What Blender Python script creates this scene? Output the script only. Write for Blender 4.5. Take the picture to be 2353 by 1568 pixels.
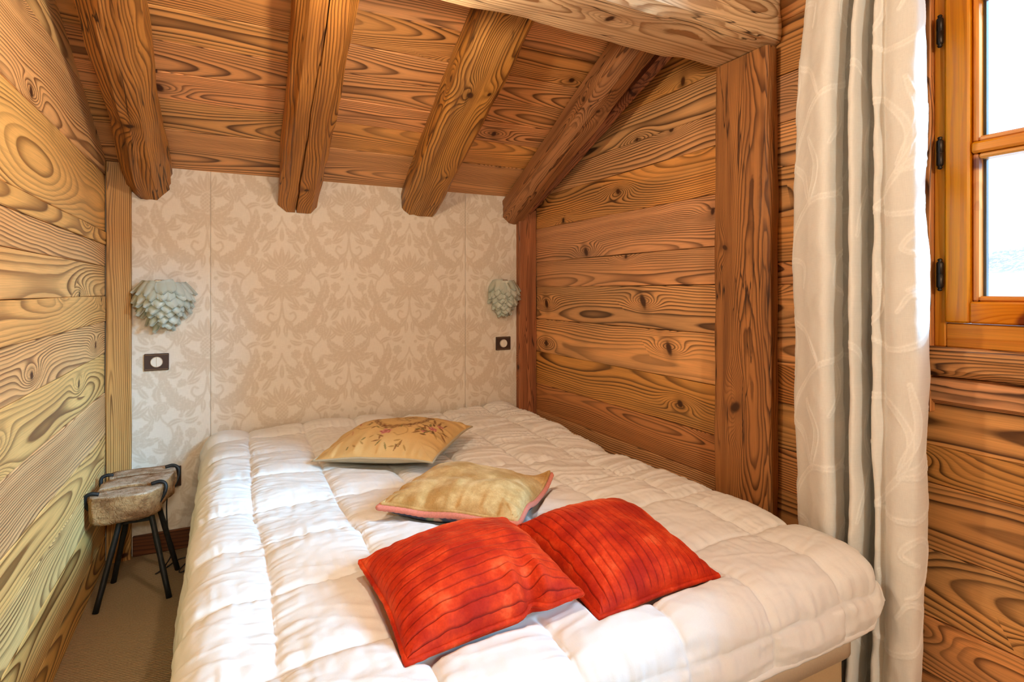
import bpy, math, random
import numpy as np
from mathutils import Vector, Matrix, Quaternion

for _o in list(bpy.data.objects):
    bpy.data.objects.remove(_o)
SC = bpy.context.scene
COL = SC.collection
random.seed(7)
RNG = np.random.default_rng(11)
PI = math.pi

# ---------------------------------------------------------------- camera
CAM_H = 1.10
cam_d = bpy.data.cameras.new('camera')
cam = bpy.data.objects.new('camera', cam_d)
COL.objects.link(cam)
cam.location = (0.0, 0.0, CAM_H)
cam.rotation_euler = (PI / 2, 0.0, -math.radians(27.15))
cam_d.sensor_width = 36.0
cam_d.lens = 36.0 * 1290.0 / 2353.0
cam_d.shift_y = -116.0 / 2353.0
cam_d.clip_start = 0.02
cam_d.clip_end = 2000
SC.camera = cam

# ---------------------------------------------------------------- light
world = bpy.data.worlds.new('sky')
SC.world = world
world.use_nodes = True
_bg = world.node_tree.nodes['Background']
_bg.inputs['Color'].default_value = (0.60, 0.76, 1.0, 1)
_bg.inputs['Strength'].default_value = 3.6

sun_d = bpy.data.lights.new('sun', 'SUN')
sun_d.energy = 12.0
sun_d.angle = math.radians(17.0)
sun_d.color = (0.28, 0.66, 1.0)
sun = bpy.data.objects.new('sun', sun_d)
COL.objects.link(sun)
sun.location = (6, -6, 5)
sun.rotation_euler = Vector((-0.66, 0.75, -0.43)).to_track_quat('-Z', 'Y').to_euler()

SC.view_settings.view_transform = 'Standard'
SC.view_settings.look = 'None'
SC.view_settings.gamma = 1.0
SC.view_settings.use_curve_mapping = False
SC.view_settings.exposure = 0.0
SC.cycles.use_denoising = True
SC.cycles.max_bounces = 8
SC.cycles.diffuse_bounces = 5
SC.cycles.glossy_bounces = 2
SC.cycles.use_adaptive_sampling = True
SC.cycles.adaptive_threshold = 0.03
SC.cycles.transparent_max_bounces = 16
SC.cycles.sample_clamp_indirect = 8.0
SC.cycles.caustics_reflective = False
SC.cycles.caustics_refractive = False

# ---------------------------------------------------------------- room sizes (metres)
XL, XR, YB = -0.425, 1.565, 2.783
YF = -2.6            # wall behind the camera
XW = -2.2            # far left wall of the space behind the camera
ZB = 1.62            # ceiling height at the bed-head wall
TS = math.tan(math.radians(21.7))
YRIDGE = -0.3
ZRIDGE = ZB + (YB - YRIDGE) * TS


def ceil_z(y):
    return ZB + (YB - y) * TS if y > YRIDGE else ZRIDGE - (YRIDGE - y) * TS


# window openings in the right wall: (y0, y1, z0, z1)
WIN1 = (-0.56, 0.759, 0.963, 2.36)
WIN2 = (-2.20, -0.70, 0.02, 2.18)

for (_y0, _y1, _z0, _z1) in (WIN1, WIN2):
    _l = bpy.data.lights.new('sky_portal', 'AREA')
    _l.shape = 'RECTANGLE'
    _l.size = _y1 - _y0
    _l.size_y = _z1 - _z0
    _l.cycles.is_portal = True
    _p = bpy.data.objects.new('sky_portal', _l)
    COL.objects.link(_p)
    _p.location = (XR + 0.115, (_y0 + _y1) / 2, (_z0 + _z1) / 2)
    _p.rotation_euler = Matrix(((0, 0, 1), (-1, 0, 0), (0, -1, 0))).to_euler()  # -Z looks to -X (into the room)


# ---------------------------------------------------------------- helpers
def link(name, me, mat=None, parent=None, smooth=False):
    o = bpy.data.objects.new(name, me)
    COL.objects.link(o)
    if mat is not None and len(me.materials) == 0:
        me.materials.append(mat)
    if parent is not None:
        o.parent = parent
    if smooth:
        me.polygons.foreach_set('use_smooth', np.ones(len(me.polygons), dtype=bool))
    return o


def mk(name, V, F, mat=None, parent=None, smooth=False, M=None):
    me = bpy.data.meshes.new(name)
    if isinstance(V, np.ndarray):
        V = V.tolist()
    if isinstance(F, np.ndarray):
        F = F.tolist()
    me.from_pydata(V, [], F)
    me.update()
    o = link(name, me, mat, parent, smooth)
    if M is not None:
        o.matrix_basis = M
    return o


def attr_col(o, name, rgb):
    rgb = np.asarray(rgb, dtype=np.float32)
    a = o.data.attributes.new(name, 'FLOAT_COLOR', 'POINT')
    buf = np.ones((len(rgb), 4), dtype=np.float32)
    buf[:, :3] = rgb
    a.data.foreach_set('color', buf.ravel())


def attr_val(o, name, v):
    a = o.data.attributes.new(name, 'FLOAT', 'POINT')
    a.data.foreach_set('value', np.asarray(v, dtype=np.float32).ravel())


def grid_faces(n, m, wrap=False, off=0):
    """quads for an n x m vertex grid (index i*m+j); wrap closes the j direction"""
    mj = m if wrap else m - 1
    i, j = np.meshgrid(np.arange(n - 1), np.arange(mj), indexing='ij')
    j2 = (j + 1) % m
    F = np.stack([i * m + j, (i + 1) * m + j, (i + 1) * m + j2, i * m + j2], -1).reshape(-1, 4)
    return F + off


def thing(name, label, cat, loc=(0, 0, 0), rz=0.0, group=None):
    o = bpy.data.objects.new(name, None)
    COL.objects.link(o)
    o.location = loc
    o.rotation_euler = (0, 0, rz)
    o.empty_display_size = 0.05
    return tag(o, label, cat, group)


def tag(o, label, cat, group=None, kind=None):
    o['label'] = label
    o['category'] = cat
    if group:
        o['group'] = group
    if kind:
        o['kind'] = kind
    return o


def struct(o):
    o['kind'] = 'structure'
    return o


def frame(origin, ex, ey):
    ex = Vector(ex).normalized()
    ey = Vector(ey)
    ez = ex.cross(ey).normalized()
    ey = ez.cross(ex)
    M = Matrix.Identity(4)
    for k, a in enumerate((ex, ey, ez)):
        M[0][k], M[1][k], M[2][k] = a
    M[0][3], M[1][3], M[2][3] = origin
    return M


def box_vf(x0, x1, y0, y1, z0, z1, b=0.0):
    """box, optionally with chamfered edges"""
    if b <= 0:
        V = [(x, y, z) for x in (x0, x1) for y in (y0, y1) for z in (z0, z1)]
        F = [(0, 1, 3, 2), (4, 6, 7, 5), (0, 4, 5, 1), (2, 3, 7, 6), (0, 2, 6, 4), (1, 5, 7, 3)]
        return V, F
    V = []
    idx = {}
    for sx in (0, 1):
        for sy in (0, 1):
            for sz in (0, 1):
                X, Y, Z = (x0, x1)[sx], (y0, y1)[sy], (z0, z1)[sz]
                dx, dy, dz = (b, -b)[sx], (b, -b)[sy], (b, -b)[sz]
                idx[sx, sy, sz, 0] = len(V); V.append((X, Y + dy, Z + dz))
                idx[sx, sy, sz, 1] = len(V); V.append((X + dx, Y, Z + dz))
                idx[sx, sy, sz, 2] = len(V); V.append((X + dx, Y + dy, Z))
    F = []
    for s in (0, 1):
        q = [(0, 0), (0, 1), (1, 1), (1, 0)]
        f = [idx[s, a, c, 0] for a, c in q]; F.append(f if s == 0 else f[::-1])
        f = [idx[a, s, c, 1] for a, c in q]; F.append(f[::-1] if s == 0 else f)
        f = [idx[a, c, s, 2] for a, c in q]; F.append(f if s == 0 else f[::-1])
    for a in (0, 1):
        for c in (0, 1):
            F.append([idx[a, c, 0, 0], idx[a, c, 1, 0], idx[a, c, 1, 1], idx[a, c, 0, 1]])
            F.append([idx[a, 0, c, 0], idx[a, 1, c, 0], idx[a, 1, c, 2], idx[a, 0, c, 2]])
            F.append([idx[0, a, c, 1], idx[1, a, c, 1], idx[1, a, c, 2], idx[0, a, c, 2]])
    for a in (0, 1):
        for c in (0, 1):
            for d in (0, 1):
                F.append([idx[a, c, d, 0], idx[a, c, d, 1], idx[a, c, d, 2]])
    return V, F


def fix_normals(o):
    import bmesh
    bm = bmesh.new()
    bm.from_mesh(o.data)
    bmesh.ops.recalc_face_normals(bm, faces=bm.faces)
    bm.to_mesh(o.data)
    bm.free()
    return o


def box(name, x0, x1, y0, y1, z0, z1, mat, parent=None, b=0.0, M=None):
    V, F = box_vf(x0, x1, y0, y1, z0, z1, b)
    return fix_normals(mk(name, V, F, mat, parent, False, M))


def cbox(name, x0, x1, y0, y1, z0, z1, mat, parent=None, b=0.0, along=None):
    """box whose own origin is its centre; `along` picks the axis that becomes local x (wood grain)"""
    c = Vector(((x0 + x1) / 2, (y0 + y1) / 2, (z0 + z1) / 2))
    d = (x1 - x0, y1 - y0, z1 - z0)
    if along is None:
        along = 'xyz'[int(np.argmax(d))]
    if along == 'x':
        M = frame(c, (1, 0, 0), (0, 1, 0)); e = d
    elif along == 'y':
        M = frame(c, (0, 1, 0), (0, 0, 1)); e = (d[1], d[2], d[0])
    else:
        M = frame(c, (0, 0, 1), (1, 0, 0)); e = (d[2], d[0], d[1])
    return box(name, -e[0] / 2, e[0] / 2, -e[1] / 2, e[1] / 2, -e[2] / 2, e[2] / 2, mat, parent, b, M)


def tube_vf(P, R, k=10, close=False, cap=True, twist=None):
    """tube along polyline P (list of points); R number or list"""
    P = np.asarray(P, float)
    n = len(P)
    R = np.full(n, R) if np.isscalar(R) else np.asarray(R, float)
    if close:
        T = np.roll(P, -1, 0) - np.roll(P, 1, 0)
    else:
        T = np.gradient(P, axis=0)
    T /= np.linalg.norm(T, axis=1)[:, None] + 1e-12
    up = np.array([0, 0, 1.0]) if abs(T[0][2]) < 0.9 else np.array([1.0, 0, 0])
    N = np.zeros_like(P)
    v = up - T[0] * (up @ T[0])
    v /= np.linalg.norm(v)
    for i in range(n):
        v = v - T[i] * (v @ T[i])
        v /= np.linalg.norm(v) + 1e-12
        N[i] = v
    B = np.cross(T, N)
    th = np.linspace(0, 2 * PI, k, endpoint=False)
    rr = R[:, None] * np.ones((1, k))
    if twist is not None:
        rr = rr * twist(np.arange(n)[:, None], th[None, :])
    V = P[:, None, :] + rr[..., None] * (np.cos(th)[None, :, None] * N[:, None, :] + np.sin(th)[None, :, None] * B[:, None, :])
    V = V.reshape(-1, 3)
    F = grid_faces(n, k, True).tolist()
    if close:
        j = np.arange(k); j2 = (j + 1) % k
        F += np.stack([(n - 1) * k + j, j, j2, (n - 1) * k + j2], -1).tolist()
    elif cap:
        F.append(list(range(k)))
        F.append(list(range((n - 1) * k, n * k))[::-1])
    return V, F


def tube(name, P, R, mat, parent=None, k=10, close=False, smooth=True, twist=None):
    V, F = tube_vf(P, R, k, close, True, twist)
    return fix_normals(mk(name, V, F, mat, parent, smooth))


def lathe_vf(prof, k=24):
    """prof: list of (radius, height) about z"""
    th = np.linspace(0, 2 * PI, k, endpoint=False)
    V = [(r * math.cos(t), r * math.sin(t), h) for r, h in prof for t in th]
    F = grid_faces(len(prof), k, True).tolist()
    F.append(list(range(k)))
    F.append(list(range((len(prof) - 1) * k, len(prof) * k))[::-1])
    return V, F


def catmull(P, n):
    P = np.asarray(P, float)
    Q = np.vstack([2 * P[0] - P[1], P, 2 * P[-1] - P[-2]])
    out = []
    m = len(P) - 1
    for i in range(m):
        t = np.linspace(0, 1, n, endpoint=(i == m - 1))[:, None]
        p0, p1, p2, p3 = Q[i], Q[i + 1], Q[i + 2], Q[i + 3]
        out.append(0.5 * (2 * p1 + (p2 - p0) * t + (2 * p0 - 5 * p1 + 4 * p2 - p3) * t ** 2 + (3 * p1 - p0 - 3 * p2 + p3) * t ** 3))
    return np.vstack(out)


_PERM = np.random.default_rng(5).random((256, 256))


def vn(x, y, seed=0):
    """2-D value noise in -1..1"""
    x = np.asarray(x, float) + seed * 17.31
    y = np.asarray(y, float) + seed * 9.77
    xi = np.floor(x).astype(int); yi = np.floor(y).astype(int)
    fx = x - xi; fy = y - yi
    fx = fx * fx * fx * (fx * (fx * 6 - 15) + 10); fy = fy * fy * fy * (fy * (fy * 6 - 15) + 10)
    g = lambda a, b: _PERM[a & 255, b & 255]
    v = (g(xi, yi) * (1 - fx) + g(xi + 1, yi) * fx) * (1 - fy) + (g(xi, yi + 1) * (1 - fx) + g(xi + 1, yi + 1) * fx) * fy
    return v * 2 - 1


def fbm(x, y, seed=0, oct=3):
    s = 0; a = 1.0; f = 1.0; t = 0
    for k in range(oct):
        s = s + a * vn(x * f, y * f, seed + k * 3); t += a
        a *= 0.5; f *= 2.03
    return s / t


# ---------------------------------------------------------------- material helper
class G:
    def __init__(s, name):
        s.m = bpy.data.materials.new(name)
        s.m.use_nodes = True
        s.t = s.m.node_tree
        s.t.nodes.clear()
        s.out = s.t.nodes.new('ShaderNodeOutputMaterial')

    def put(s, sock, v):
        if isinstance(v, bpy.types.NodeSocket):
            s.t.links.new(v, sock)
        elif v is not None:
            if sock.type == 'RGBA' and len(v) == 3:
                v = (*v, 1.0)
            sock.default_value = v

    def n(s, typ, ins=None, **props):
        nd = s.t.nodes.new(typ)
        for k, v in props.items():
            setattr(nd, k, v)
        for k, v in (ins or {}).items():
            s.put(nd.inputs[k], v)
        return nd

    def ma(s, op, a, b=None, c=None, clamp=False):
        nd = s.t.nodes.new('ShaderNodeMath')
        nd.operation = op
        nd.use_clamp = clamp
        for k, v in enumerate((a, b, c)):
            if v is not None:
                s.put(nd.inputs[k], v)
        return nd.outputs[0]

    def xyz(s, x, y, z):
        return s.n('ShaderNodeCombineXYZ', {0: x, 1: y, 2: z}).outputs[0]

    def noise(s, vec, scale=1.0, detail=2.0, rough=0.5, dist=0.0):
        return s.n('ShaderNodeTexNoise', {'Vector': vec, 'Scale': scale, 'Detail': detail, 'Roughness': rough, 'Distortion': dist}).outputs[0]

    def mix(s, f, a, b, blend='MIX'):
        nd = s.n('ShaderNodeMix', data_type='RGBA', blend_type=blend)
        s.put(nd.inputs[0], f)
        s.put(nd.inputs[6], a)
        s.put(nd.inputs[7], b)
        return nd.outputs[2]

    def ramp(s, f, stops, interp='LINEAR'):
        nd = s.n('ShaderNodeValToRGB', {0: f})
        cr = nd.color_ramp
        cr.interpolation = interp
        while len(cr.elements) < len(stops):
            cr.elements.new(0.5)
        for e, (p, c) in zip(cr.elements, stops):
            e.position = p
            e.color = (*c, 1) if len(c) == 3 else c
        return nd.outputs[0]

    def sstep(s, v, a, b):
        nd = s.n('ShaderNodeMapRange', {0: v, 1: a, 2: b, 3: 0.0, 4: 1.0}, interpolation_type='SMOOTHSTEP')
        return nd.outputs[0]

    def bsdf(s, color, rough=0.6, bump=None, bstr=0.3, bdist=0.002, **ins):
        d = {'Base Color': color, 'Roughness': rough}
        d.update(ins)
        b = s.n('ShaderNodeBsdfPrincipled', d)
        if bump is not None:
            bn = s.n('ShaderNodeBump', {'Strength': bstr, 'Distance': bdist, 'Height': bump})
            s.t.links.new(bn.outputs[0], b.inputs['Normal'])
        s.t.links.new(b.outputs[0], s.out.inputs[0])
        return b


def srgb(r, g, b):
    f = lambda c: (c / 255 / 12.92) if c / 255 <= 0.04045 else ((c / 255 + 0.055) / 1.055) ** 2.4
    return (f(r), f(g), f(b))


def wood(name, early, late, knot=(0.06, 0.02, 0.008), freq=130.0, kdens=0.5, var=0.25, stain=0.35, stain_col=None,
         rough=0.55, bstr=0.5, pith=(0.03, 0.16), crack=0.0, dark=1.0, spec=0.35, grey=0.0, relief=False):
    g = G(name)
    tc = g.n('ShaderNodeTexCoord')
    sp = g.n('ShaderNodeSeparateXYZ', {0: tc.outputs['Object']})
    x, y, z = sp.outputs
    oi = g.n('ShaderNodeObjectInfo').outputs['Random']
    r2 = g.ma('FRACT', g.ma('MULTIPLY', oi, 7.137))
    r3 = g.ma('FRACT', g.ma('MULTIPLY', oi, 23.71))
    r4 = g.ma('FRACT', g.ma('MULTIPLY', oi, 61.37))
    xw = g.ma('ADD', x, g.ma('MULTIPLY', oi, 41.0))
    yw = g.ma('ADD', y, g.ma('MULTIPLY', r2, 13.0))
    zw = g.ma('ADD', z, g.ma('MULTIPLY', r3, 9.0))
    c = lambda v: g.ma('SUBTRACT', v, 0.5)
    n1 = c(g.noise(g.xyz(g.ma('MULTIPLY', xw, 1.1), g.ma('MULTIPLY', yw, 3.0), g.ma('MULTIPLY', zw, 3.0)), 1.0, 1.0))
    n2 = c(g.noise(g.xyz(g.ma('MULTIPLY', xw, 5.0), g.ma('MULTIPLY', yw, 16.0), g.ma('MULTIPLY', zw, 16.0)), 1.0, 2.0))
    n3 = c(g.noise(g.xyz(g.ma('MULTIPLY', xw, 0.75), oi, 0.0), 1.0, 1.0))
    # knots: one per Voronoi cell of the (x, y) surface
    vv = g.xyz(g.ma('MULTIPLY', xw, 2.3), g.ma('ADD', g.ma('MULTIPLY', yw, 5.0), g.ma('MULTIPLY', z, 5.0)), 0.0)
    vo = g.n('ShaderNodeTexVoronoi', {'Vector': vv, 'Scale': 1.0, 'Randomness': 0.95}, voronoi_dimensions='2D')
    dv = g.n('ShaderNodeVectorMath', {0: vv, 1: vo.outputs['Position']}, operation='SUBTRACT').outputs[0]
    ds = g.n('ShaderNodeSeparateXYZ', {0: dv})
    dx = g.ma('DIVIDE', ds.outputs[0], 2.3)
    dy = g.ma('DIVIDE', ds.outputs[1], 5.0)
    cs = g.n('ShaderNodeSeparateColor', {0: vo.outputs['Color']})
    pres = g.ma('LESS_THAN', cs.outputs[0], kdens)
    ksz = g.ma('MULTIPLY_ADD', cs.outputs[1], 0.8, 0.6)
    q = lambda a, s: g.ma('POWER', g.ma('ABSOLUTE', g.ma('DIVIDE', a, s)), 2.0)
    infl = g.ma('MULTIPLY', g.ma('POWER', 2.718, g.ma('MULTIPLY', g.ma('ADD', q(dx, 0.085), q(dy, 0.030)), -1.0)), pres)
    infl = g.ma('MULTIPLY', infl, ksz)
    kst = g.ma('MULTIPLY_ADD', g.ma('POWER', cs.outputs[2], 2.0), 0.016, 0.010)
    dxs = g.ma('ADD', dx, g.ma('MULTIPLY', dy, g.ma('MULTIPLY_ADD', cs.outputs[1], 0.8, -0.4)))
    core_d = g.ma('DIVIDE', g.ma('SQRT', g.ma('ADD', q(dxs, 0.013), q(dy, kst))), ksz)
    core_d = g.ma('ADD', core_d, g.ma('MULTIPLY', n2, 0.9))
    core = g.ma('MULTIPLY', g.ma('SUBTRACT', 1.0, g.sstep(core_d, 0.55, 1.25)), pres)
    halo = g.ma('MULTIPLY', g.ma('SUBTRACT', 1.0, g.sstep(core_d, 0.8, 3.2)), pres)
    # annual rings
    y0 = g.ma('MULTIPLY', c(r2), 0.22)
    z0 = g.ma('MULTIPLY_ADD', r3, pith[1] - pith[0], pith[0])
    yc = g.ma('ADD', g.ma('SUBTRACT', y, y0), g.ma('ADD', g.ma('MULTIPLY', n1, 0.10), g.ma('MULTIPLY', n2, 0.010)))
    zc = g.ma('ADD', g.ma('ADD', z, z0), g.ma('MULTIPLY', n3, 0.16))
    r = g.ma('SQRT', g.ma('ADD', g.ma('MULTIPLY', yc, yc), g.ma('MULTIPLY', zc, zc)))
    r = g.ma('ADD', r, g.ma('MULTIPLY', infl, 0.035))
    rf = g.ma('MULTIPLY', r, freq)
    fr = g.ma('FRACT', rf)
    prof = g.ramp(fr, [(0.0, (0.15,) * 3), (0.12, (0.0,) * 3), (0.45, (0.10,) * 3), (0.80, (0.85,) * 3), (0.92, (1.0,) * 3), (1.0, (0.15,) * 3)])
    rs = g.noise(g.xyz(g.ma('MULTIPLY', r, 38.0), g.ma('MULTIPLY', xw, 0.4), oi), 1.0, 2.0)
    pst = g.ma('MULTIPLY', prof, g.ma('MULTIPLY_ADD', g.sstep(rs, 0.28, 0.58), 0.62, 0.42), clamp=True)
    fib = g.noise(g.xyz(g.ma('MULTIPLY', xw, 7.0), g.ma('MULTIPLY', yw, 330.0), g.ma('MULTIPLY', zw, 330.0)), 1.0, 2.0)
    streak = g.noise(g.xyz(g.ma('MULTIPLY', xw, 1.4), g.ma('MULTIPLY', yw, 26.0), g.ma('MULTIPLY', zw, 26.0)), 1.0, 2.0)
    col = g.mix(pst, early, late)
    if grey > 0:
        wn = g.noise(g.xyz(g.ma('MULTIPLY', xw, 1.3), g.ma('MULTIPLY', yw, 7.0), g.ma('MULTIPLY', zw, 7.0)), 1.0, 3.0)
        wf = g.ma('MULTIPLY', g.sstep(g.ma('ADD', wn, g.ma('MULTIPLY', c(r4), 0.35)), 0.48, 0.70), grey)
        col = g.mix(wf, col, g.mix(pst, (0.30, 0.185, 0.095), (0.075, 0.040, 0.020)))
    scol = stain_col or tuple(v * 0.55 for v in early)
    col = g.mix(g.ma('MULTIPLY', g.sstep(streak, 0.45, 0.80), stain), col, scol, 'MIX')
    col = g.mix(g.ma('MULTIPLY', halo, 0.35), col, late)
    col = g.mix(core, col, knot)
    fv = g.ma('MULTIPLY_ADD', fib, 0.5, 0.75)
    bv = g.ma('MULTIPLY', fv, g.ma('MULTIPLY_ADD', r4, var, 1.0 - var * 0.5))
    if dark != 1.0:
        bv = g.ma('MULTIPLY', bv, dark)
    hs = g.n('ShaderNodeHueSaturation', {'Hue': g.ma('MULTIPLY_ADD', r3, 0.016, 0.492), 'Saturation': g.ma('MULTIPLY_ADD', r2, 0.16, 0.94), 'Value': bv, 'Color': col})
    col = hs.outputs[0]
    hgt = g.ma('MULTIPLY', fib, 0.35)
    if relief:      # brushed rings stand proud (costly, so only where raking light shows it)
        hgt = g.ma('ADD', g.ma('MULTIPLY', pst, 0.6), hgt)
    if crack > 0:
        ck = g.noise(g.xyz(g.ma('MULTIPLY', xw, 1.2), g.ma('MULTIPLY', yw, 26.0), g.ma('MULTIPLY', zw, 26.0)), 1.0, 2.0, 0.5)
        ck = g.ma('ABSOLUTE', c(ck))
        ck = g.ma('SUBTRACT', 1.0, g.sstep(ck, 0.0, 0.012 * crack))
        cm = g.noise(g.xyz(g.ma('MULTIPLY', xw, 2.2), g.ma('MULTIPLY', yw, 5.0), zw), 1.0, 1.0)
        ck = g.ma('MULTIPLY', ck, g.sstep(cm, 0.45, 0.6))
        col = g.mix(ck, col, tuple(v * 0.6 for v in knot))
    g.bsdf(col, g.ma('MULTIPLY_ADD', pst, -0.12, rough), hgt, bstr, 0.0025, **{'Specular IOR Level': spec})
    return g.m


def plain(name, col, rough=0.6, noise_s=0.0, namt=0.15, bump_s=0.0, bstr=0.2, **ins):
    g = G(name)
    c = col
    bp = None
    tc = g.n('ShaderNodeTexCoord').outputs['Object']
    if noise_s > 0:
        nz = g.noise(tc, noise_s, 4.0)
        c = g.mix(nz, tuple(v * (1 - namt) for v in col), tuple(min(1, v * (1 + namt)) for v in col))
    if bump_s > 0:
        bp = g.noise(tc, bump_s, 3.0)
    g.bsdf(c, rough, bp, bstr, 0.002, **ins)
    return g.m


M = {}
M['wall_wood_left'] = wood('left_wall_larch_lit', (0.88, 0.535, 0.205), (0.200, 0.085, 0.027), freq=155, kdens=0.38, bstr=0.7, stain=0.25, rough=0.55, grey=0.15, relief=True)  # same larch as the right wall, coloured lighter because this wall is lit
M['wall_wood'] = wood('right_wall_larch', (0.74, 0.365, 0.140), (0.085, 0.032, 0.013), freq=150, kdens=0.5, bstr=0.7, stain=0.35, rough=0.55, grey=0.5, var=0.5)
M['ceil_wood'] = wood('ceiling_larch', (0.86, 0.435, 0.165), (0.125, 0.048, 0.018), freq=150, kdens=0.35, bstr=0.4, stain=0.5, rough=0.5, grey=0.3, var=0.35)
M['beam'] = wood('old_beam', (0.58, 0.280, 0.090), (0.110, 0.040, 0.013), freq=135, kdens=0.6, bstr=0.9, stain=0.7, stain_col=(0.17, 0.068, 0.024), crack=1.7, pith=(0.0, 0.03), rough=0.5, grey=0.35)
M['beam_dark'] = wood('old_post', (0.44, 0.185, 0.078), (0.105, 0.038, 0.016), freq=210, kdens=0.5, bstr=1.0, stain=0.75, stain_col=(0.15, 0.055, 0.024), crack=0.9, pith=(0.0, 0.05), rough=0.6)
M['purlin'] = wood('pale_purlin', (0.84, 0.61, 0.35), (0.34, 0.175, 0.070), freq=140, kdens=0.45, bstr=0.7, stain=0.5, stain_col=(0.42, 0.19, 0.06), crack=1.2, pith=(0.0, 0.05), rough=0.6)
M['post'] = wood('corner_post_pine', (0.60, 0.330, 0.125), (0.15, 0.062, 0.020), freq=150, kdens=0.5, bstr=0.5, stain=0.3, pith=(0.0, 0.04))
M['window_wood'] = wood('varnished_pine', (0.64, 0.235, 0.022), (0.50, 0.155, 0.012), knot=(0.16, 0.035, 0.005), freq=60, kdens=0.35, bstr=0.12, stain=0.15, rough=0.38, var=0.1, spec=0.25)
M['backing'] = plain('dark_gap', (0.02, 0.011, 0.006), 0.9)


# ================================================================ SETTING
# ---- floor
def carpet_mat():
    g = G('ribbed_carpet')
    tc = g.n('ShaderNodeTexCoord').outputs['Object']
    sp = g.n('ShaderNodeSeparateXYZ', {0: tc})
    wob = g.ma('MULTIPLY', g.noise(tc, 25.0, 2.0), 0.004)
    rib = g.ma('SINE', g.ma('MULTIPLY', g.ma('ADD', g.ma('ADD', sp.outputs[1], g.ma('MULTIPLY', sp.outputs[0], 0.12)), wob), 2 * PI / 0.0085))
    lp = g.noise(g.xyz(g.ma('MULTIPLY', sp.outputs[0], 180.0), g.ma('MULTIPLY', sp.outputs[1], 260.0), 0.0), 1.0, 2.0)
    f = g.ma('MULTIPLY_ADD', rib, 0.25, g.ma('MULTIPLY', lp, 0.8), clamp=True)
    col = g.mix(f, (0.24, 0.165, 0.095), (0.46, 0.345, 0.22))
    g.bsdf(col, 0.95, f, 0.7, 0.004, **{'Specular IOR Level': 0.1})
    return g.m


M['carpet'] = carpet_mat()
floor = struct(box('floor', XW, XR + 0.2, YF, YB + 0.15, -0.06, 0.0, M['carpet']))

# ---- bed-head wall and wallpaper strips
wall_back = struct(box('wall_back', XL - 0.2, XR + 0.25, YB + 0.006, YB + 0.16, -0.06, 2.0, plain('plaster', (0.6, 0.52, 0.43), 0.9)))


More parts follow.
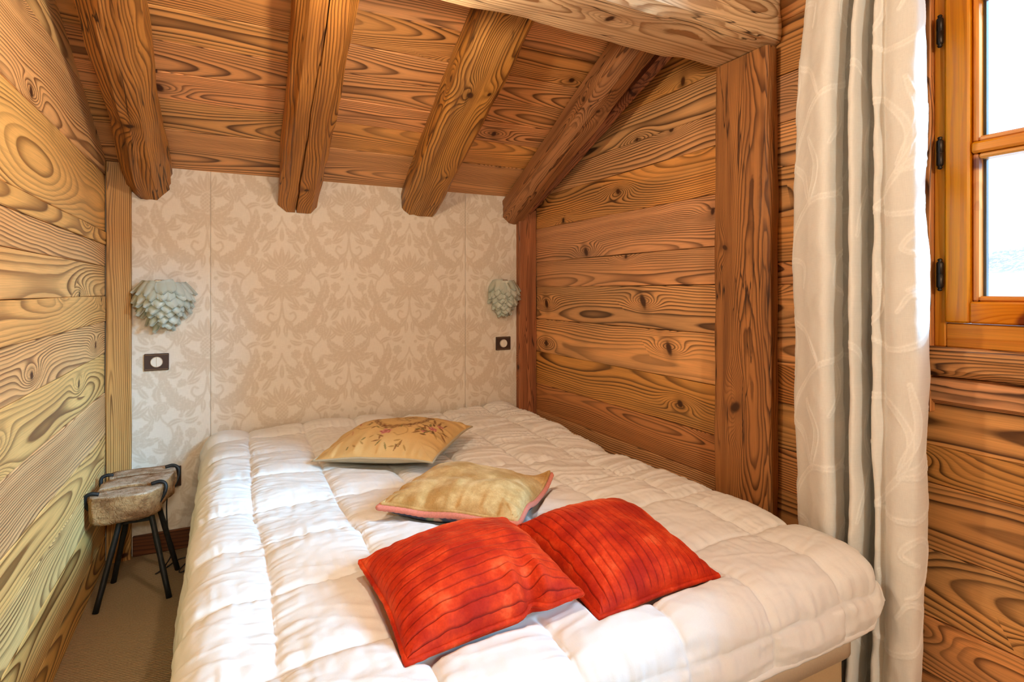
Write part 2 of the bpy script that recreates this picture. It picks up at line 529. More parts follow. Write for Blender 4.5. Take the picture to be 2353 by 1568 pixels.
def damask_tile():
    P2, V = 0.3015, 0.630
    res = 0.0021
    nx, nz = int(P2 / res) + 1, int(V / res)
    X, Z = np.meshgrid(np.linspace(0, P2, nx), np.arange(nz) * V / nz, indexing='ij')
    A = np.zeros_like(X)

    def bez(p0, p1, p2, n=26):
        t = np.linspace(0, 1, n)[:, None]
        p0, p1, p2 = map(np.array, (p0, p1, p2))
        return (1 - t) ** 2 * p0 + 2 * t * (1 - t) * p1 + t ** 2 * p2

    def near(C, ox, oz, mx):
        best = np.full(X.shape, 9.0); bt = np.zeros(X.shape); side = np.zeros(X.shape)
        for k in range(len(C)):
            px = (mx - C[k, 0]) if mx is not None else C[k, 0]
            d = np.hypot(X - px - ox, Z - C[k, 1] - oz)
            m = d < best
            best[m] = d[m]; bt[m] = k / (len(C) - 1)
        return best, bt

    copies = []
    for dz in (-V, 0, V):
        copies.append((None, dz + 0.19))
        copies.append((P2, dz + 0.19 + V / 2))

    def leaf(p0, p1, p2, w, ser=0.0, amp=1.0, vein=True):
        C = bez(p0, p1, p2)
        for mx, oz in copies:
            for sg in (1, -1):
                C2 = C.copy(); C2[:, 0] *= sg
                if mx is None and C2[:, 0].max() < -w:
                    continue
                if mx is not None and (mx - C2[:, 0]).min() > P2 + w:
                    continue
                d, t = near(C2, 0, oz, mx)
                prof = np.sin(np.clip(t, 0, 1) ** 0.75 * PI) ** 0.8 * w
                if ser:
                    prof = prof * (0.78 + 0.32 * np.abs(np.sin(t * PI * ser)))
                f = np.clip((prof - d) / 0.003 + 0.5, 0, 1)
                if vein:
                    f = f * np.clip(np.abs(d - 0.0012) / 0.0016 + 0.15, 0, 1)
                    if w > 0.016:
                        vv = np.abs(np.sin(t * PI * (ser or 6) + d / w * 2.2))
                        f = f * np.clip(0.55 + vv * 0.9, 0, 1)
                np.maximum(A, f * amp, out=A)

    def stroke(pts, w, amp=0.9):
        C = catmull(pts, 10)
        for mx, oz in copies:
            for sg in (1, -1):
                C2 = C.copy(); C2[:, 0] *= sg
                d, t = near(C2, 0, oz, mx)
                f = np.clip((w - d) / 0.003 + 0.5, 0, 1)
                np.maximum(A, f * amp, out=A)

    def flower(cx, cz, r, n=7):
        for mx, oz in copies:
            for sg in (1, -1):
                px = cx * sg
                px = (mx - px) if mx is not None else px
                dx, dz = X - px, Z - cz - oz
                d = np.hypot(dx, dz); th = np.arctan2(dz, dx)
                rr = r * (0.8 + 0.2 * np.abs(np.cos(th * n / 2)))
                f = np.clip((rr - d) / 0.003 + 0.5, 0, 1) * np.clip(0.35 + np.abs(np.sin(d / r * 9)) * 1.1, 0, 1)
                np.maximum(A, f * 0.95, out=A)

    # pineapple heart with lattice
    for mx, oz in copies:
        px = mx if mx is not None else 0.0
        dx, dz = X - px, Z - oz
        e = np.hypot(dx / 0.030, dz / 0.046)
        lat = np.minimum(np.abs(np.sin((dx + dz) * PI / 0.017)), np.abs(np.sin((dx - dz) * PI / 0.017)))
        f = np.clip((1 - e) * 12, 0, 1) * np.clip(lat * 2.2, 0, 1)
        np.maximum(A, f, out=A)
    leaf((0, .044), (0, .09), (0, .135), .013)
    leaf((.004, .044), (.030, .08), (.030, .125), .012)
    leaf((.010, .042), (.050, .06), (.064, .108), .013)
    leaf((.018, .034), (.062, .035), (.088, .082), .014)
    leaf((.004, -.046), (.085, -.055), (.100, .030), .023, 5)
    leaf((.004, -.050), (.070, -.100), (.128, -.058), .022, 5)
    leaf((.002, -.050), (.020, -.095), (.056, -.130), .015, 0)
    leaf((0, -.050), (0, -.085), (0, -.135), .012)
    stroke([(0, -.13), (.004, -.165), (.012, -.20), (.040, -.215), (.060, -.195), (.052, -.172), (.036, -.178)], .0045)
    stroke([(.012, -.20), (.030, -.245), (.075, -.250), (.115, -.215), (.150, -.165)], .005)
    leaf((.040, -.248), (.135, -.255), (.158, -.150), .030, 7)
    leaf((.125, -.205), (.175, -.170), (.165, -.085), .024, 6)
    leaf((.150, -.130), (.205, -.090), (.190, -.010), .024, 6)
    stroke([(.150, -.165), (.172, -.10), (.168, -.03), (.135, .01), (.120, .05)], .0042)
    flower(.128, .062, .031)
    leaf((.120, .090), (.100, .130), (.128, .165), .016, 4)
    leaf((.150, .075), (.185, .100), (.180, .150), .018, 5)
    leaf((.100, .150), (.060, .190), (.085, .235), .021, 5)
    leaf((.085, .170), (.030, .180), (.018, .225), .018, 5)
    flower(.062, .262, .024)
    stroke([(.128, .09), (.115, .15), (.080, .20), (.062, .24)], .0038)
    stroke([(.018, .225), (.004, .25), (.0, .27)], .004)
    leaf((.0, .155), (.0, .19), (.0, .225), .010)
    flower(.095, -.150, .018)
    for (a, b, c, w) in (((.190, -.30), (.215, -.27), (.212, -.235), .011), ((.205, -.30), (.235, -.29), (.245, -.255), .010), ((.190, -.31), (.180, -.275), (.185, -.24), .010),
                         ((.215, .02), (.245, .03), (.255, .065), .012), ((.212, .00), (.250, -.01), (.268, .02), .011), ((.205, .03), (.215, .065), (.208, .10), .011),
                         ((.225, .17), (.250, .19), (.252, .225), .011), ((.220, .16), (.262, .165), (.275, .19), .010), ((.02, .165), (.050, .150), (.066, .165), .010),
                         ((.02, -.215), (.045, -.235), (.05, -.27), .010), ((.018, -.225), (.012, -.26), (.022, -.29), .010), ((.085, .105), (.055, .13), (.048, .165), .012),
                         ((.150, -.02), (.180, .015), (.215, .0), .011), ((.120, -.11), (.135, -.09), (.128, -.06), .010), ((.145, .20), (.175, .215), (.180, .25), .012), ((.150, .195), (.190, .19), (.205, .215), .011)):
        leaf(a, b, c, w, 0)
    for (a, b, r) in ((.232, -.225, .010), (.262, .09, .010), (.262, .245, .009), (.10, -.29, .010), (.032, .30, .009), (.195, .155, .011)):
        flower(a, b, r, 5)
    return A, P2, V


DM, DP2, DV = damask_tile()


def damask(x, z):
    u = np.mod(x - 0.237, 2 * DP2)
    u = np.where(u > DP2, 2 * DP2 - u, u)
    i = u / DP2 * (DM.shape[0] - 1)
    j = np.mod(z - 0.35, DV) / DV * DM.shape[1]
    i0 = np.clip(np.floor(i).astype(int), 0, DM.shape[0] - 2); fi = i - i0
    j0 = np.floor(j).astype(int) % DM.shape[1]; j1 = (j0 + 1) % DM.shape[1]; fj = j - np.floor(j)
    return (DM[i0, j0] * (1 - fi) + DM[i0 + 1, j0] * fi) * (1 - fj) + (DM[i0, j1] * (1 - fi) + DM[i0 + 1, j1] * fi) * fj


def paper_mat():
    g = G('damask_wallpaper')
    a = g.n('ShaderNodeAttribute', attribute_name='pattern').outputs['Fac']
    tc = g.n('ShaderNodeTexCoord').outputs['Object']
    sp = g.n('ShaderNodeSeparateXYZ', {0: tc})
    wx = g.noise(g.xyz(g.ma('MULTIPLY', sp.outputs[0], 450.0), 0.0, g.ma('MULTIPLY', sp.outputs[2], 40.0)), 1.0, 2.0)
    wz = g.noise(g.xyz(g.ma('MULTIPLY', sp.outputs[0], 40.0), 3.0, g.ma('MULTIPLY', sp.outputs[2], 450.0)), 1.0, 2.0)
    we = g.ma('MULTIPLY', g.ma('ADD', wx, wz), 0.5)
    big = g.noise(tc, 5.0, 3.0)
    col = g.mix(g.ma('MULTIPLY', a, 0.95), (0.770, 0.705, 0.615), (0.645, 0.560, 0.455))
    v = g.ma('ADD', g.ma('MULTIPLY_ADD', we, 0.36, 0.78), g.ma('MULTIPLY', big, 0.09))
    col = g.n('ShaderNodeHueSaturation', {'Value': v, 'Color': col}).outputs[0]
    g.bsdf(col, 0.75, g.ma('ADD', we, g.ma('MULTIPLY', a, -0.5)), 0.35, 0.0012, **{'Specular IOR Level': 0.2})
    return g.m


M['paper'] = paper_mat()
for (x0, x1, z0) in ((-0.345, -0.0535, 0.0), (-0.0520, 1.1480, 0.36), (1.1495, 1.460, 0.36)):
    st = 0.0031
    nx, nz = int((x1 - x0) / st) + 2, int((1.66 - z0) / st) + 2
    Xg, Zg = np.meshgrid(np.linspace(x0, x1, nx), np.linspace(z0, 1.66, nz), indexing='ij')
    pat = damask(Xg, Zg)
    Yg = np.full_like(Xg, YB)
    edge = np.minimum(Xg - x0, x1 - Xg)
    Yg += 0.0015 * np.clip(1 - edge / 0.0035, 0, 1)
    V = np.stack([Xg, Yg, Zg], -1).reshape(-1, 3)
    F = grid_faces(nx, nz)
    # back sheet so that the strip has thickness
    n0 = len(V)
    V = np.vstack([V, [(x0, YB + 0.005, z0), (x1, YB + 0.005, z0), (x1, YB + 0.005, 1.66), (x0, YB + 0.005, 1.66)]])
    F = F.tolist() + [(n0, n0 + 1, n0 + 2, n0 + 3)]
    o = mk('wallpaper_strip', V, F, M['paper'], wall_back, True)
    attr_val(o, 'pattern', np.concatenate([pat.ravel(), np.zeros(4)]))


# ---- planks
def plank(name, L, W, T, mat, Mx, parent, seed=0, wob=0.0015, seg=10, ch=0.0022):
    """board: local x length, y width, z up to the visible face (z = T/2); slightly wavy chamfered edges"""
    xs = np.linspace(-L / 2, L / 2, seg + 1)
    s = seed * 3.7
    e0 = -W / 2 + 0.0008 + wob * vn(xs * 5, xs * 0 + s)
    e1 = W / 2 - 0.0008 + wob * vn(xs * 5, xs * 0 + s + 40)
    top = T / 2 + 0.0012 * vn(xs * 2, xs * 0 + s + 80)
    rows = []
    for k, x in enumerate(xs):
        a, b, t = e0[k], e1[k], top[k]
        rows.append([(x, a, -T / 2), (x, a, t - ch), (x, a + ch, t), (x, b - ch, t), (x, b, t - ch), (x, b, -T / 2)])
    V = np.array(rows).reshape(-1, 3)
    F = grid_faces(seg + 1, 6, True).tolist()
    F += [list(range(6)), list(range(seg * 6, seg * 6 + 6))[::-1]]
    o = mk(name, V, F, mat, parent, False, Mx)
    return fix_normals(o)


def wall_planks_x(parent, xface, sgn, y0, y1, joints, mat, seed, T=0.024, butts=None, jit=0.003):
    """horizontal boards on a wall facing sgn*X (the visible faces lie at x = xface)"""
    rnd = random.Random(seed)
    for k in range(len(joints) - 1):
        za, zb = joints[k], joints[k + 1]
        cuts = [y0, y1]
        if butts and k in butts:
            cuts = [y0, butts[k], y1]
        for q in range(len(cuts) - 1):
            a, b = cuts[q], cuts[q + 1]
            xf = xface + sgn * rnd.uniform(-jit, jit * 0.3)
            Mx = frame((xf - sgn * T / 2, (a + b) / 2, (za + zb) / 2), (0, sgn, 0), (0, 0, 1))
            plank('plank', b - a - 0.001, zb - za, T, mat, Mx, parent, seed * 10 + k + q * 0.5)


# left partition beside the bed
wall_left = struct(box('wall_left', XL - 0.12, XL - 0.026, 0.55, YB + 0.005, 0.0, 2.62, M['backing']))
LJ = [0.0, 0.115, 0.265, 0.395, 0.52, 0.69, 0.845, 0.975, 1.079, 1.197, 1.285, 1.337, 1.567, 1.80, 2.02, 2.25, 2.45, 2.62]
wall_planks_x(wall_left, XL, 1, 0.55, YB - 0.022, LJ, M['wall_wood_left'], 3)

# right wall: backing around two window openings
def slab(name, y0, y1, z0, z1, parent=None):
    o = box(name, XR + 0.002, XR + 0.20, y0, y1, z0, z1, M['backing'], parent)
    return o


bev = []
ys = [YF, WIN2[0], WIN2[1], WIN1[0], WIN1[1], YB + 0.1]
def poly_wall():
    V = []; F = []
    def add(y0, y1, z0, z1):
        v, f = box_vf(XR + 0.0245, XR + 0.11, y0, y1, z0, z1)
        o = len(V); V.extend(v); F.extend([[i + o for i in q] for q in f])
    add(YF, WIN2[0], 0, 2.9)
    add(WIN2[0], WIN2[1], -0.02, WIN2[2]); add(WIN2[0], WIN2[1], WIN2[3], 2.95)
    add(WIN2[1], WIN1[0], 0, 3.0)
    add(WIN1[0], WIN1[1], 0, WIN1[2]); add(WIN1[0], WIN1[1], WIN1[3], 3.0)
    add(WIN1[1], YB + 0.1, 0, 2.6)
    return fix_normals(mk('wall_right', V, F, M['backing']))


wall_right = struct(poly_wall())
RJ = [0.0, 0.14, 0.28, 0.432, 0.582, 0.760, 0.943, 1.121, 1.259, 1.446, 1.620, 1.737, 1.880, 2.02, 2.2]
wall_planks_x(wall_right, XR, -1, 1.40, YB - 0.03, RJ, M['wall_wood'], 5)
RJ2 = [0.0, 0.15, 0.31, 0.47, 0.60, 0.745, 0.865, 0.985, 1.12, 1.19, 1.33, 1.49, 1.63, 1.78, 1.95, 2.12, 2.30, 2.45]
wall_planks_x(wall_right, XR, -1, 0.80, 1.40, RJ2, M['wall_wood'], 6)
RJ3 = [0.0, 0.145, 0.285, 0.455, 0.62, 0.715, 0.825]
wall_planks_x(wall_right, XR, -1, WIN1[0] - 0.12, 0.80, RJ3, M['wall_wood'], 8)
RJ4 = [2.37, 2.50, 2.64, 2.75]
wall_planks_x(wall_right, XR, -1, WIN1[0] - 0.12, 0.80, RJ4, M['wall_wood'], 9)
RJ5 = [0.0, 0.17, 0.33, 0.50, 0.68, 0.85, 1.02, 1.2, 1.38, 1.55, 1.72, 1.9, 2.08]
wall_planks_x(wall_right, XR, -1, YF, WIN2[0], RJ5, M['wall_wood'], 10)
wall_planks_x(wall_right, XR, -1, WIN2[0], WIN2[1] + 0.02, [2.20, 2.35, 2.5, 2.65], M['wall_wood'], 12)

# space behind the camera
wall_front = struct(box('wall_front', XW - 0.1, XR + 0.2, YF - 0.12, YF, 0.0, 2.2, plain('warm_plaster', (0.62, 0.50, 0.36), 0.85, 8, 0.06)))
wall_side = struct(box('wall_side', XW - 0.12, XW, YF, 0.67, 0.0, 3.0, plain('warm_plaster_side', (0.62, 0.50, 0.36), 0.85, 8, 0.06)))
wall_return = struct(box('wall_return', XW, XL - 0.12, 0.55, 0.67, 0.0, 2.7, plain('warm_plaster_return', (0.62, 0.50, 0.36), 0.85, 8, 0.06)))

# ---- ceiling: two pitched slopes of boards
def ceiling_shell():
    V = []; F = []
    t = 0.05
    for (ya, yb) in ((YRIDGE, YB + 0.16), (YF - 0.12, YRIDGE)):
        za, zb = ceil_z(ya) + 0.024, ceil_z(yb) + 0.024
        if ya == YRIDGE:
            za = ZRIDGE + 0.024
        else:
            zb = ZRIDGE + 0.024
        o = len(V)
        V += [(XW - 0.12, ya, za), (XR + 0.22, ya, za), (XR + 0.22, yb, zb), (XW - 0.12, yb, zb),
              (XW - 0.12, ya, za + t), (XR + 0.22, ya, za + t), (XR + 0.22, yb, zb + t), (XW - 0.12, yb, zb + t)]
        F += [[o + i for i in q] for q in ((0, 1, 2, 3), (7, 6, 5, 4), (0, 4, 5, 1), (1, 5, 6, 2), (2, 6, 7, 3), (3, 7, 4, 0))]
    return fix_normals(mk('ceiling', V, F, M['backing']))


ceiling = struct(ceiling_shell())
_sl = math.radians(21.7)
yj = [2.79, 2.535, 2.365, 2.232, 2.10, 1.97, 1.83, 1.69, 1.55, 1.41]
while yj[-1] > YRIDGE:
    yj.append(yj[-1] - 0.145)
yj[-1] = YRIDGE
_rc = random.Random(31)
for k in range(len(yj) - 1):
    y1, y0 = yj[k], yj[k + 1]
    x0 = XL - 0.01 if y0 > 0.6 else XW
    cuts = [x0, XR]
    if k % 3 == 1:
        cuts = [x0, _rc.choice([0.30, 0.84]), XR]
    for q in range(len(cuts) - 1):
        ym = (y0 + y1) / 2
        Mx = frame(((cuts[q] + cuts[q + 1]) / 2, ym, ceil_z(ym) + 0.012 + _rc.uniform(0, 0.002)), (1, 0, 0), (0, -1, TS))
        plank('plank', cuts[q + 1] - cuts[q] - 0.001, (y1 - y0) / math.cos(_sl), 0.022, M['ceil_wood'], Mx, ceiling, 100 + k * 2 + q, 0.001)
yk = YRIDGE
k = 0
while yk > YF:
    y0 = max(yk - 0.16, YF)
    ym = (yk + y0) / 2
    Mx = frame(((XW + XR) / 2, ym, ceil_z(ym) + 0.012), (-1, 0, 0), (0, 1, TS))
    plank('plank', XR - XW, (yk - y0) / math.cos(_sl), 0.022, M['ceil_wood'], Mx, ceiling, 200 + k, 0.001)
    yk = y0; k += 1


# ---- rough timbers
def timber(name, p0, p1, w, h, mat, up=(0, 0, 1), seed=0, rough=0.006, ch=0.02, taper=1.0, n=70, parent=None, wane=0.5, crack=False):
    """hewn beam from p0 to p1 (centre line), width w (sideways), height h (along up)"""
    p0, p1 = Vector(p0), Vector(p1)
    ex = (p1 - p0)
    L = ex.length
    ex.normalize()
    ez = (Vector(up) - ex * ex.dot(Vector(up))).normalized()
    ey = ez.cross(ex)
    Mx = frame((p0 + p1) / 2, ex, ey)
    xs = np.linspace(-L / 2, L / 2, n)
    # cross-section points around
    sec = []
    m = 7
    def side(a, b, k):
        for t in np.linspace(0, 1, k, endpoint=False):
            sec.append((a[0] + (b[0] - a[0]) * t, a[1] + (b[1] - a[1]) * t))
    W, Hh = w / 2, h / 2
    c = [ch * random.Random(seed * 5 + i).uniform(0.5, 1.6) for i in range(4)]
    pts = [(-W + c[0], -Hh), (W - c[1], -Hh), (W, -Hh + c[1]), (W, Hh - c[2]), (W - c[2], Hh), (-W + c[3], Hh), (-W, Hh - c[3]), (-W, -Hh + c[0])]
    for i in range(8):
        side(pts[i], pts[(i + 1) % 8], 6 if i % 2 == 0 else 3)
    mid = []
    if crack:       # three extra points on the underside that open into a drying crack
        sec = sec[:3] + [(-0.0045, -Hh), (0.0, -Hh), (0.0045, -Hh)] + sec[3:]
        mid = [3, 4, 5]
    sec = np.array(sec)
    k = len(sec)
    nr = sec / (np.linalg.norm(sec / np.array([W, Hh]), axis=1)[:, None] + 1e-9)
    nr = nr / (np.linalg.norm(nr, axis=1)[:, None] + 1e-9)
    V = np.zeros((n, k, 3))
    th = np.arange(k) / k
    for i, x in enumerate(xs):
        sc = 1 + (taper - 1) * i / (n - 1)
        f = fbm(np.full(k, x * 3.2), np.cos(th * 2 * PI) * 1.4 + np.sin(th * 2 * PI) * 2.3, seed, 2)
        g = vn(np.full(k, x * 9.0), np.cos(th * 2 * PI) * 4 + np.sin(th * 2 * PI) * 5, seed + 9)
        d = rough * f + rough * 0.35 * g
        # waney corners: nibbled edges
        corner = np.clip((np.abs(sec[:, 0]) / W + np.abs(sec[:, 1]) / Hh - 1.55) / 0.45, 0, 1)
        d = d - corner * wane * rough * 2.2 * np.clip(vn(np.full(k, x * 6), np.round(th * 4) * 7.3, seed + 4) + 0.2, 0, 1)
        p = sec * sc + nr * d[:, None]
        if crack:
            op = np.clip(0.75 + 0.9 * vn(x * 2.1, 3.3, seed + 21), 0.0, 1.0)
            wx = 0.016 * vn(x * 1.6, 1.1, seed + 22) + 0.003 * vn(x * 14, 5.1, seed + 23)
            p[mid, 0] = wx + np.array([-0.0028, 0.0, 0.0028]) * (0.3 + op)
            p[mid[1], 1] += 0.020 * op
            p[mid[0], 1] = p[mid[2], 1] = (p[2, 1] + p[6, 1]) / 2
        V[i, :, 0] = x
        V[i, :, 1] = p[:, 0]
        V[i, :, 2] = p[:, 1]
    F = grid_faces(n, k, True).tolist()
    F += [list(range(k)), list(range((n - 1) * k, n * k))[::-1]]
    o = fix_normals(mk(name, V.reshape(-1, 3), F, mat, parent, False, Mx))
    me = o.data
    me.polygons.foreach_set('use_smooth', np.ones(len(me.polygons), dtype=bool))
    me.set_sharp_from_angle(angle=math.radians(28))
    return o


HB = 0.20    # rafter depth, partly hidden in the boarding
def rafter(xa, xb, w, zbot, label, seed, h=0.15, mat='beam', yend=1.05, rough=0.007, ch=0.022, crack=False):
    """rafter whose underside is at height zbot on the bed-head wall; xa at that wall, xb at y = 1.62"""
    kx = (xb - xa) / (YB - 1.62)
    nz = Vector((0, TS, 1)).normalized()
    def pt(y):
        return Vector((xa + kx * (YB - y), y, zbot + (YB - y) * TS)) + nz * (h / 2)
    p0 = pt(YB - 0.003 - 0.0)
    p1 = pt(yend)
    o = timber('roof_rafter', p0, p1, w, h, M[mat], nz, seed, rough, ch, 1.04, crack=crack)
    tag(o, label, 'beam', 'rafters under the sloping ceiling')
    # plumb-cut lower end so that it meets the wall flat
    co = np.empty(len(o.data.vertices) * 3); o.data.vertices.foreach_get('co', co); co = co.reshape(-1, 3)
    Mw = np.array(o.matrix_basis); wv = co @ Mw[:3, :3].T + Mw[:3, 3]
    k = len(co) // 70
    ends = wv[:k]
    dirv = np.array((p1 - p0).normalized())
    tt = (YB - 0.003 - ends[:, 1]) / dirv[1]
    wv[:k] = ends + dirv[None] * tt[:, None]
    co = (wv - Mw[:3, 3]) @ Mw[:3, :3]
    o.data.vertices.foreach_set('co', co.ravel()); o.data.update()
    return o


rafter(-0.276, -0.281, 0.148, 1.476, 'heavily gnarled ceiling rafter next to the left plank wall', 1, rough=0.013, ch=0.034)
rafter(0.308, 0.264, 0.165, 1.462, 'ceiling rafter with a long central crack, second from the left wall', 2, rough=0.009, ch=0.028, crack=True)
rafter(0.893, 0.815, 0.178, 1.482, 'smooth ceiling rafter, third from the left wall, running up to the pale cross beam', 3)
rafter(1.430, 1.345, 0.118, 1.470, 'reddish rafter with bark patches, fourth and nearest to the right plank wall', 4, mat='beam_dark')
rw = rafter(1.525, 1.500, 0.062, 1.512, 'narrow rafter strip wedged between the fourth rafter and the right plank wall', 5, h=0.11, mat='beam_dark')

purlin = timber('cross_beam', (XL - 0.02, 1.305, 1.975), (XR - 0.004, 1.305, 1.975), 0.235, 0.21, M['purlin'], (0, 0, 1), 6, 0.010, 0.022, 1.0, 90)
tag(purlin, 'thick pale hewn cross beam running overhead and resting on the post', 'beam')
post = timber('timber_post', (XR - 0.031, 1.303, 0.0), (XR - 0.031, 1.303, 1.868), 0.056, 0.222, M['beam_dark'], (0, 1, 0), 7, 0.006, 0.010, 1.0, 90)
tag(post, 'dark red weathered timber post standing between bed wall and curtain', 'post')
pl = timber('corner_post', (-0.381, YB - 0.016, 0.0), (-0.381, YB - 0.016, 1.62), 0.034, 0.084, M['post'], (1, 0, 0), 8, 0.0015, 0.004, 1.0, 60)
tag(pl, 'honey pine corner post between left plank wall and wallpaper', 'post')
pr = timber('corner_post', (1.508, YB - 0.02, 0.0), (1.508, YB - 0.02, 1.55), 0.040, 0.110, M['beam_dark'], (1, 0, 0), 9, 0.0015, 0.004, 1.0, 60)
tag(pr, 'dark corner post between wallpaper and right plank wall', 'post')
bb = struct(cbox('baseboard_back', -0.336, 1.45, YB - 0.014, YB - 0.0005, 0.0, 0.085, wood('baseboard_wood', (0.12, 0.045, 0.018), (0.05, 0.018, 0.008), freq=90, kdens=0.1), None, 0.003))


# ================================================================ WINDOWS
def glass_mat():
    g = G('window_glass')
    tr = g.n('ShaderNodeBsdfTransparent', {'Color': (0.97, 0.985, 0.98, 1)})
    gl = g.n('ShaderNodeBsdfGlossy', {'Color': (1, 1, 1, 1), 'Roughness': 0.0})
    lw = g.n('ShaderNodeLayerWeight', {'Blend': 0.5}).outputs['Facing']
    fc = g.ma('MULTIPLY_ADD', g.ma('POWER', lw, 5.0), 0.5, 0.02)
    mx = g.n('ShaderNodeMixShader', {0: fc, 1: tr.outputs[0], 2: gl.outputs[0]})
    g.t.links.new(mx.outputs[0], g.out.inputs[0])
    return g.m


M['glass'] = glass_mat()
M['gasket'] = plain('glazing_gasket', (0.05, 0.055, 0.065), 0.5)
M['iron'] = plain('dark_bronze', (0.035, 0.026, 0.020), 0.38, 60, 0.3, Metallic=0.8)
W = M['window_wood']


def casement(parent, ya, yb, za, zb, x, hinge_at, muntins=1):
    """sash between ya<yb, za<zb; x = inner face"""
    st = 0.051
    d = 0.055
    s = cbox('sash_stile', x, x + d, yb - st, yb, za, zb, W, parent, 0.004)
    cbox('sash_stile', x, x + d, ya, ya + st, za, zb, W, parent, 0.004)
    cbox('sash_rail', x, x + d, ya + st, yb - st, za, za + st, W, parent, 0.004)
    cbox('sash_rail', x, x + d, ya + st, yb - st, zb - st, zb, W, parent, 0.004)
    zs = np.linspace(za + st, zb - st, muntins + 2)
    for k in range(1, muntins + 1):
        cbox('glazing_bar', x + 0.004, x + d, ya + st, yb - st, zs[k] - 0.013, zs[k] + 0.013, W, parent, 0.005)
    for k in range(muntins + 1):
        z0 = zs[k] + (0.013 if k else 0); z1 = zs[k + 1] - (0.013 if k < muntins else 0)
        y0, y1 = ya + st, yb - st
        b = 0.013
        for q in ((y0, y0 + b, z0, z1), (y1 - b, y1, z0, z1)):
            cbox('glazing_bead', x + 0.012, x + d - 0.006, q[0], q[1], q[2], q[3], W, parent, 0.004)
        for q in ((y0 + b, y1 - b, z0, z0 + b), (y0 + b, y1 - b, z1 - b, z1)):
            cbox('glazing_bead', x + 0.012, x + d - 0.006, q[0], q[1], q[2], q[3], W, parent, 0.004)
        p = box('pane', x + 0.030, x + 0.034, y0 + b * 0.6, y1 - b * 0.6, z0 + b * 0.6, z1 - b * 0.6, M['glass'], parent)
        # dark spacer strip that shows along the pane edge
        for q in ((y0 + b - 0.001, y0 + b + 0.006, z0 + b, z1 - b), (y1 - b - 0.006, y1 - b + 0.001, z0 + b, z1 - b)):
            box('spacer', x + 0.036, x + 0.046, q[0], q[1], q[2], q[3], M['gasket'], parent)
    if hinge_at is not None:
        for zz in (0.14, 0.5, 0.86):
            z = za + (zb - za) * zz
            prof = [(0.0, -0.040), (0.004, -0.039), (0.0055, -0.036), (0.0035, -0.033), (0.006, -0.031), (0.0075, -0.028), (0.0075, -0.001),
                    (0.0065, 0.0), (0.0075, 0.001), (0.0075, 0.028), (0.006, 0.031), (0.0035, 0.033), (0.0055, 0.036), (0.004, 0.039), (0.0, 0.040)]
            V, F = lathe_vf(prof, 14)
            V = [(a + x - 0.004, b_ + hinge_at, c_ + z) for a, b_, c_ in V]
            fix_normals(mk('hinge', V, F, M['iron'], parent, True))


y0, y1, z0, z1 = WIN1
win = bpy.data.objects.new('window_1', None); COL.objects.link(win); struct(win)
fx = XR - 0.004
fr_w = 0.026
cbox('window_frame', fx, fx + 0.085, y1 - fr_w, y1, z0, z1, W, win, 0.003)
cbox('window_frame', fx, fx + 0.085, y0, y0 + fr_w, z0, z1, W, win, 0.003)
cbox('window_frame', fx, fx + 0.085, y0 + fr_w, y1 - fr_w, z0, z0 + 0.058, W, win, 0.003)
cbox('window_frame', fx, fx + 0.085, y0 + fr_w, y1 - fr_w, z1 - 0.058, z1, W, win, 0.003)
zt = 1.905
cbox('transom_bar', fx, fx + 0.085, y0 + fr_w, y1 - fr_w, zt - 0.058, zt, W, win, 0.003)  # upper lights added out of view so that sun reaches the left wall
ym = (y0 + y1) / 2
cbox('transom_post', fx, fx + 0.07, ym - 0.02, ym + 0.02, zt, z1 - 0.058, W, win, 0.003)
for (a, b) in ((y0 + fr_w, ym - 0.02), (ym + 0.02, y1 - fr_w)):
    box('pane', fx + 0.03, fx + 0.034, a, b, zt, z1 - 0.058, M['glass'], win)
casement(win, ym + 0.003, y1 - fr_w - 0.001, z0 + 0.060, zt - 0.060, fx - 0.010, y1 - fr_w + 0.006)
casement(win, y0 + fr_w + 0.001, ym - 0.003, z0 + 0.060, zt - 0.060, fx - 0.010, y0 + fr_w - 0.006)

# casing board, rough sill and the timber under it
trim1 = struct(cbox('trim_1', XR - 0.018, XR + 0.02, y1 + 0.0005, y1 + 0.046, 0.80, 2.36, M['wall_wood'], None, 0.003))
sill = struct(timber('trim_2', (XR + 0.01, -0.66, 0.929), (XR + 0.01, 0.86, 0.929), 0.105, 0.068, M['wall_wood'], (0, 0, 1), 21, 0.005, 0.012))
sill2 = struct(timber('trim_3', (XR + 0.012, -0.66, 0.857), (XR + 0.012, 0.86, 0.857), 0.055, 0.070, M['wall_wood'], (0, 0, 1), 22, 0.004, 0.008))

# tall glazed door further along the same wall
y0, y1, z0, z1 = WIN2
win2 = bpy.data.objects.new('window_2', None); COL.objects.link(win2); struct(win2)
for (a, b) in ((y0, y0 + 0.05), (y1 - 0.05, y1)):
    cbox('window_frame', XR, XR + 0.085, a, b, z0, z1, W, win2, 0.003)
cbox('window_frame', XR, XR + 0.085, y0 + 0.05, y1 - 0.05, z1 - 0.05, z1, W, win2, 0.003)
w2 = (y1 - y0 - 0.1) / 2
for k in range(2):
    casement(win2, y0 + 0.05 + w2 * k + 0.002, y0 + 0.05 + w2 * (k + 1) - 0.002, z0 + 0.01, z1 - 0.052, XR + 0.01, None, 3)


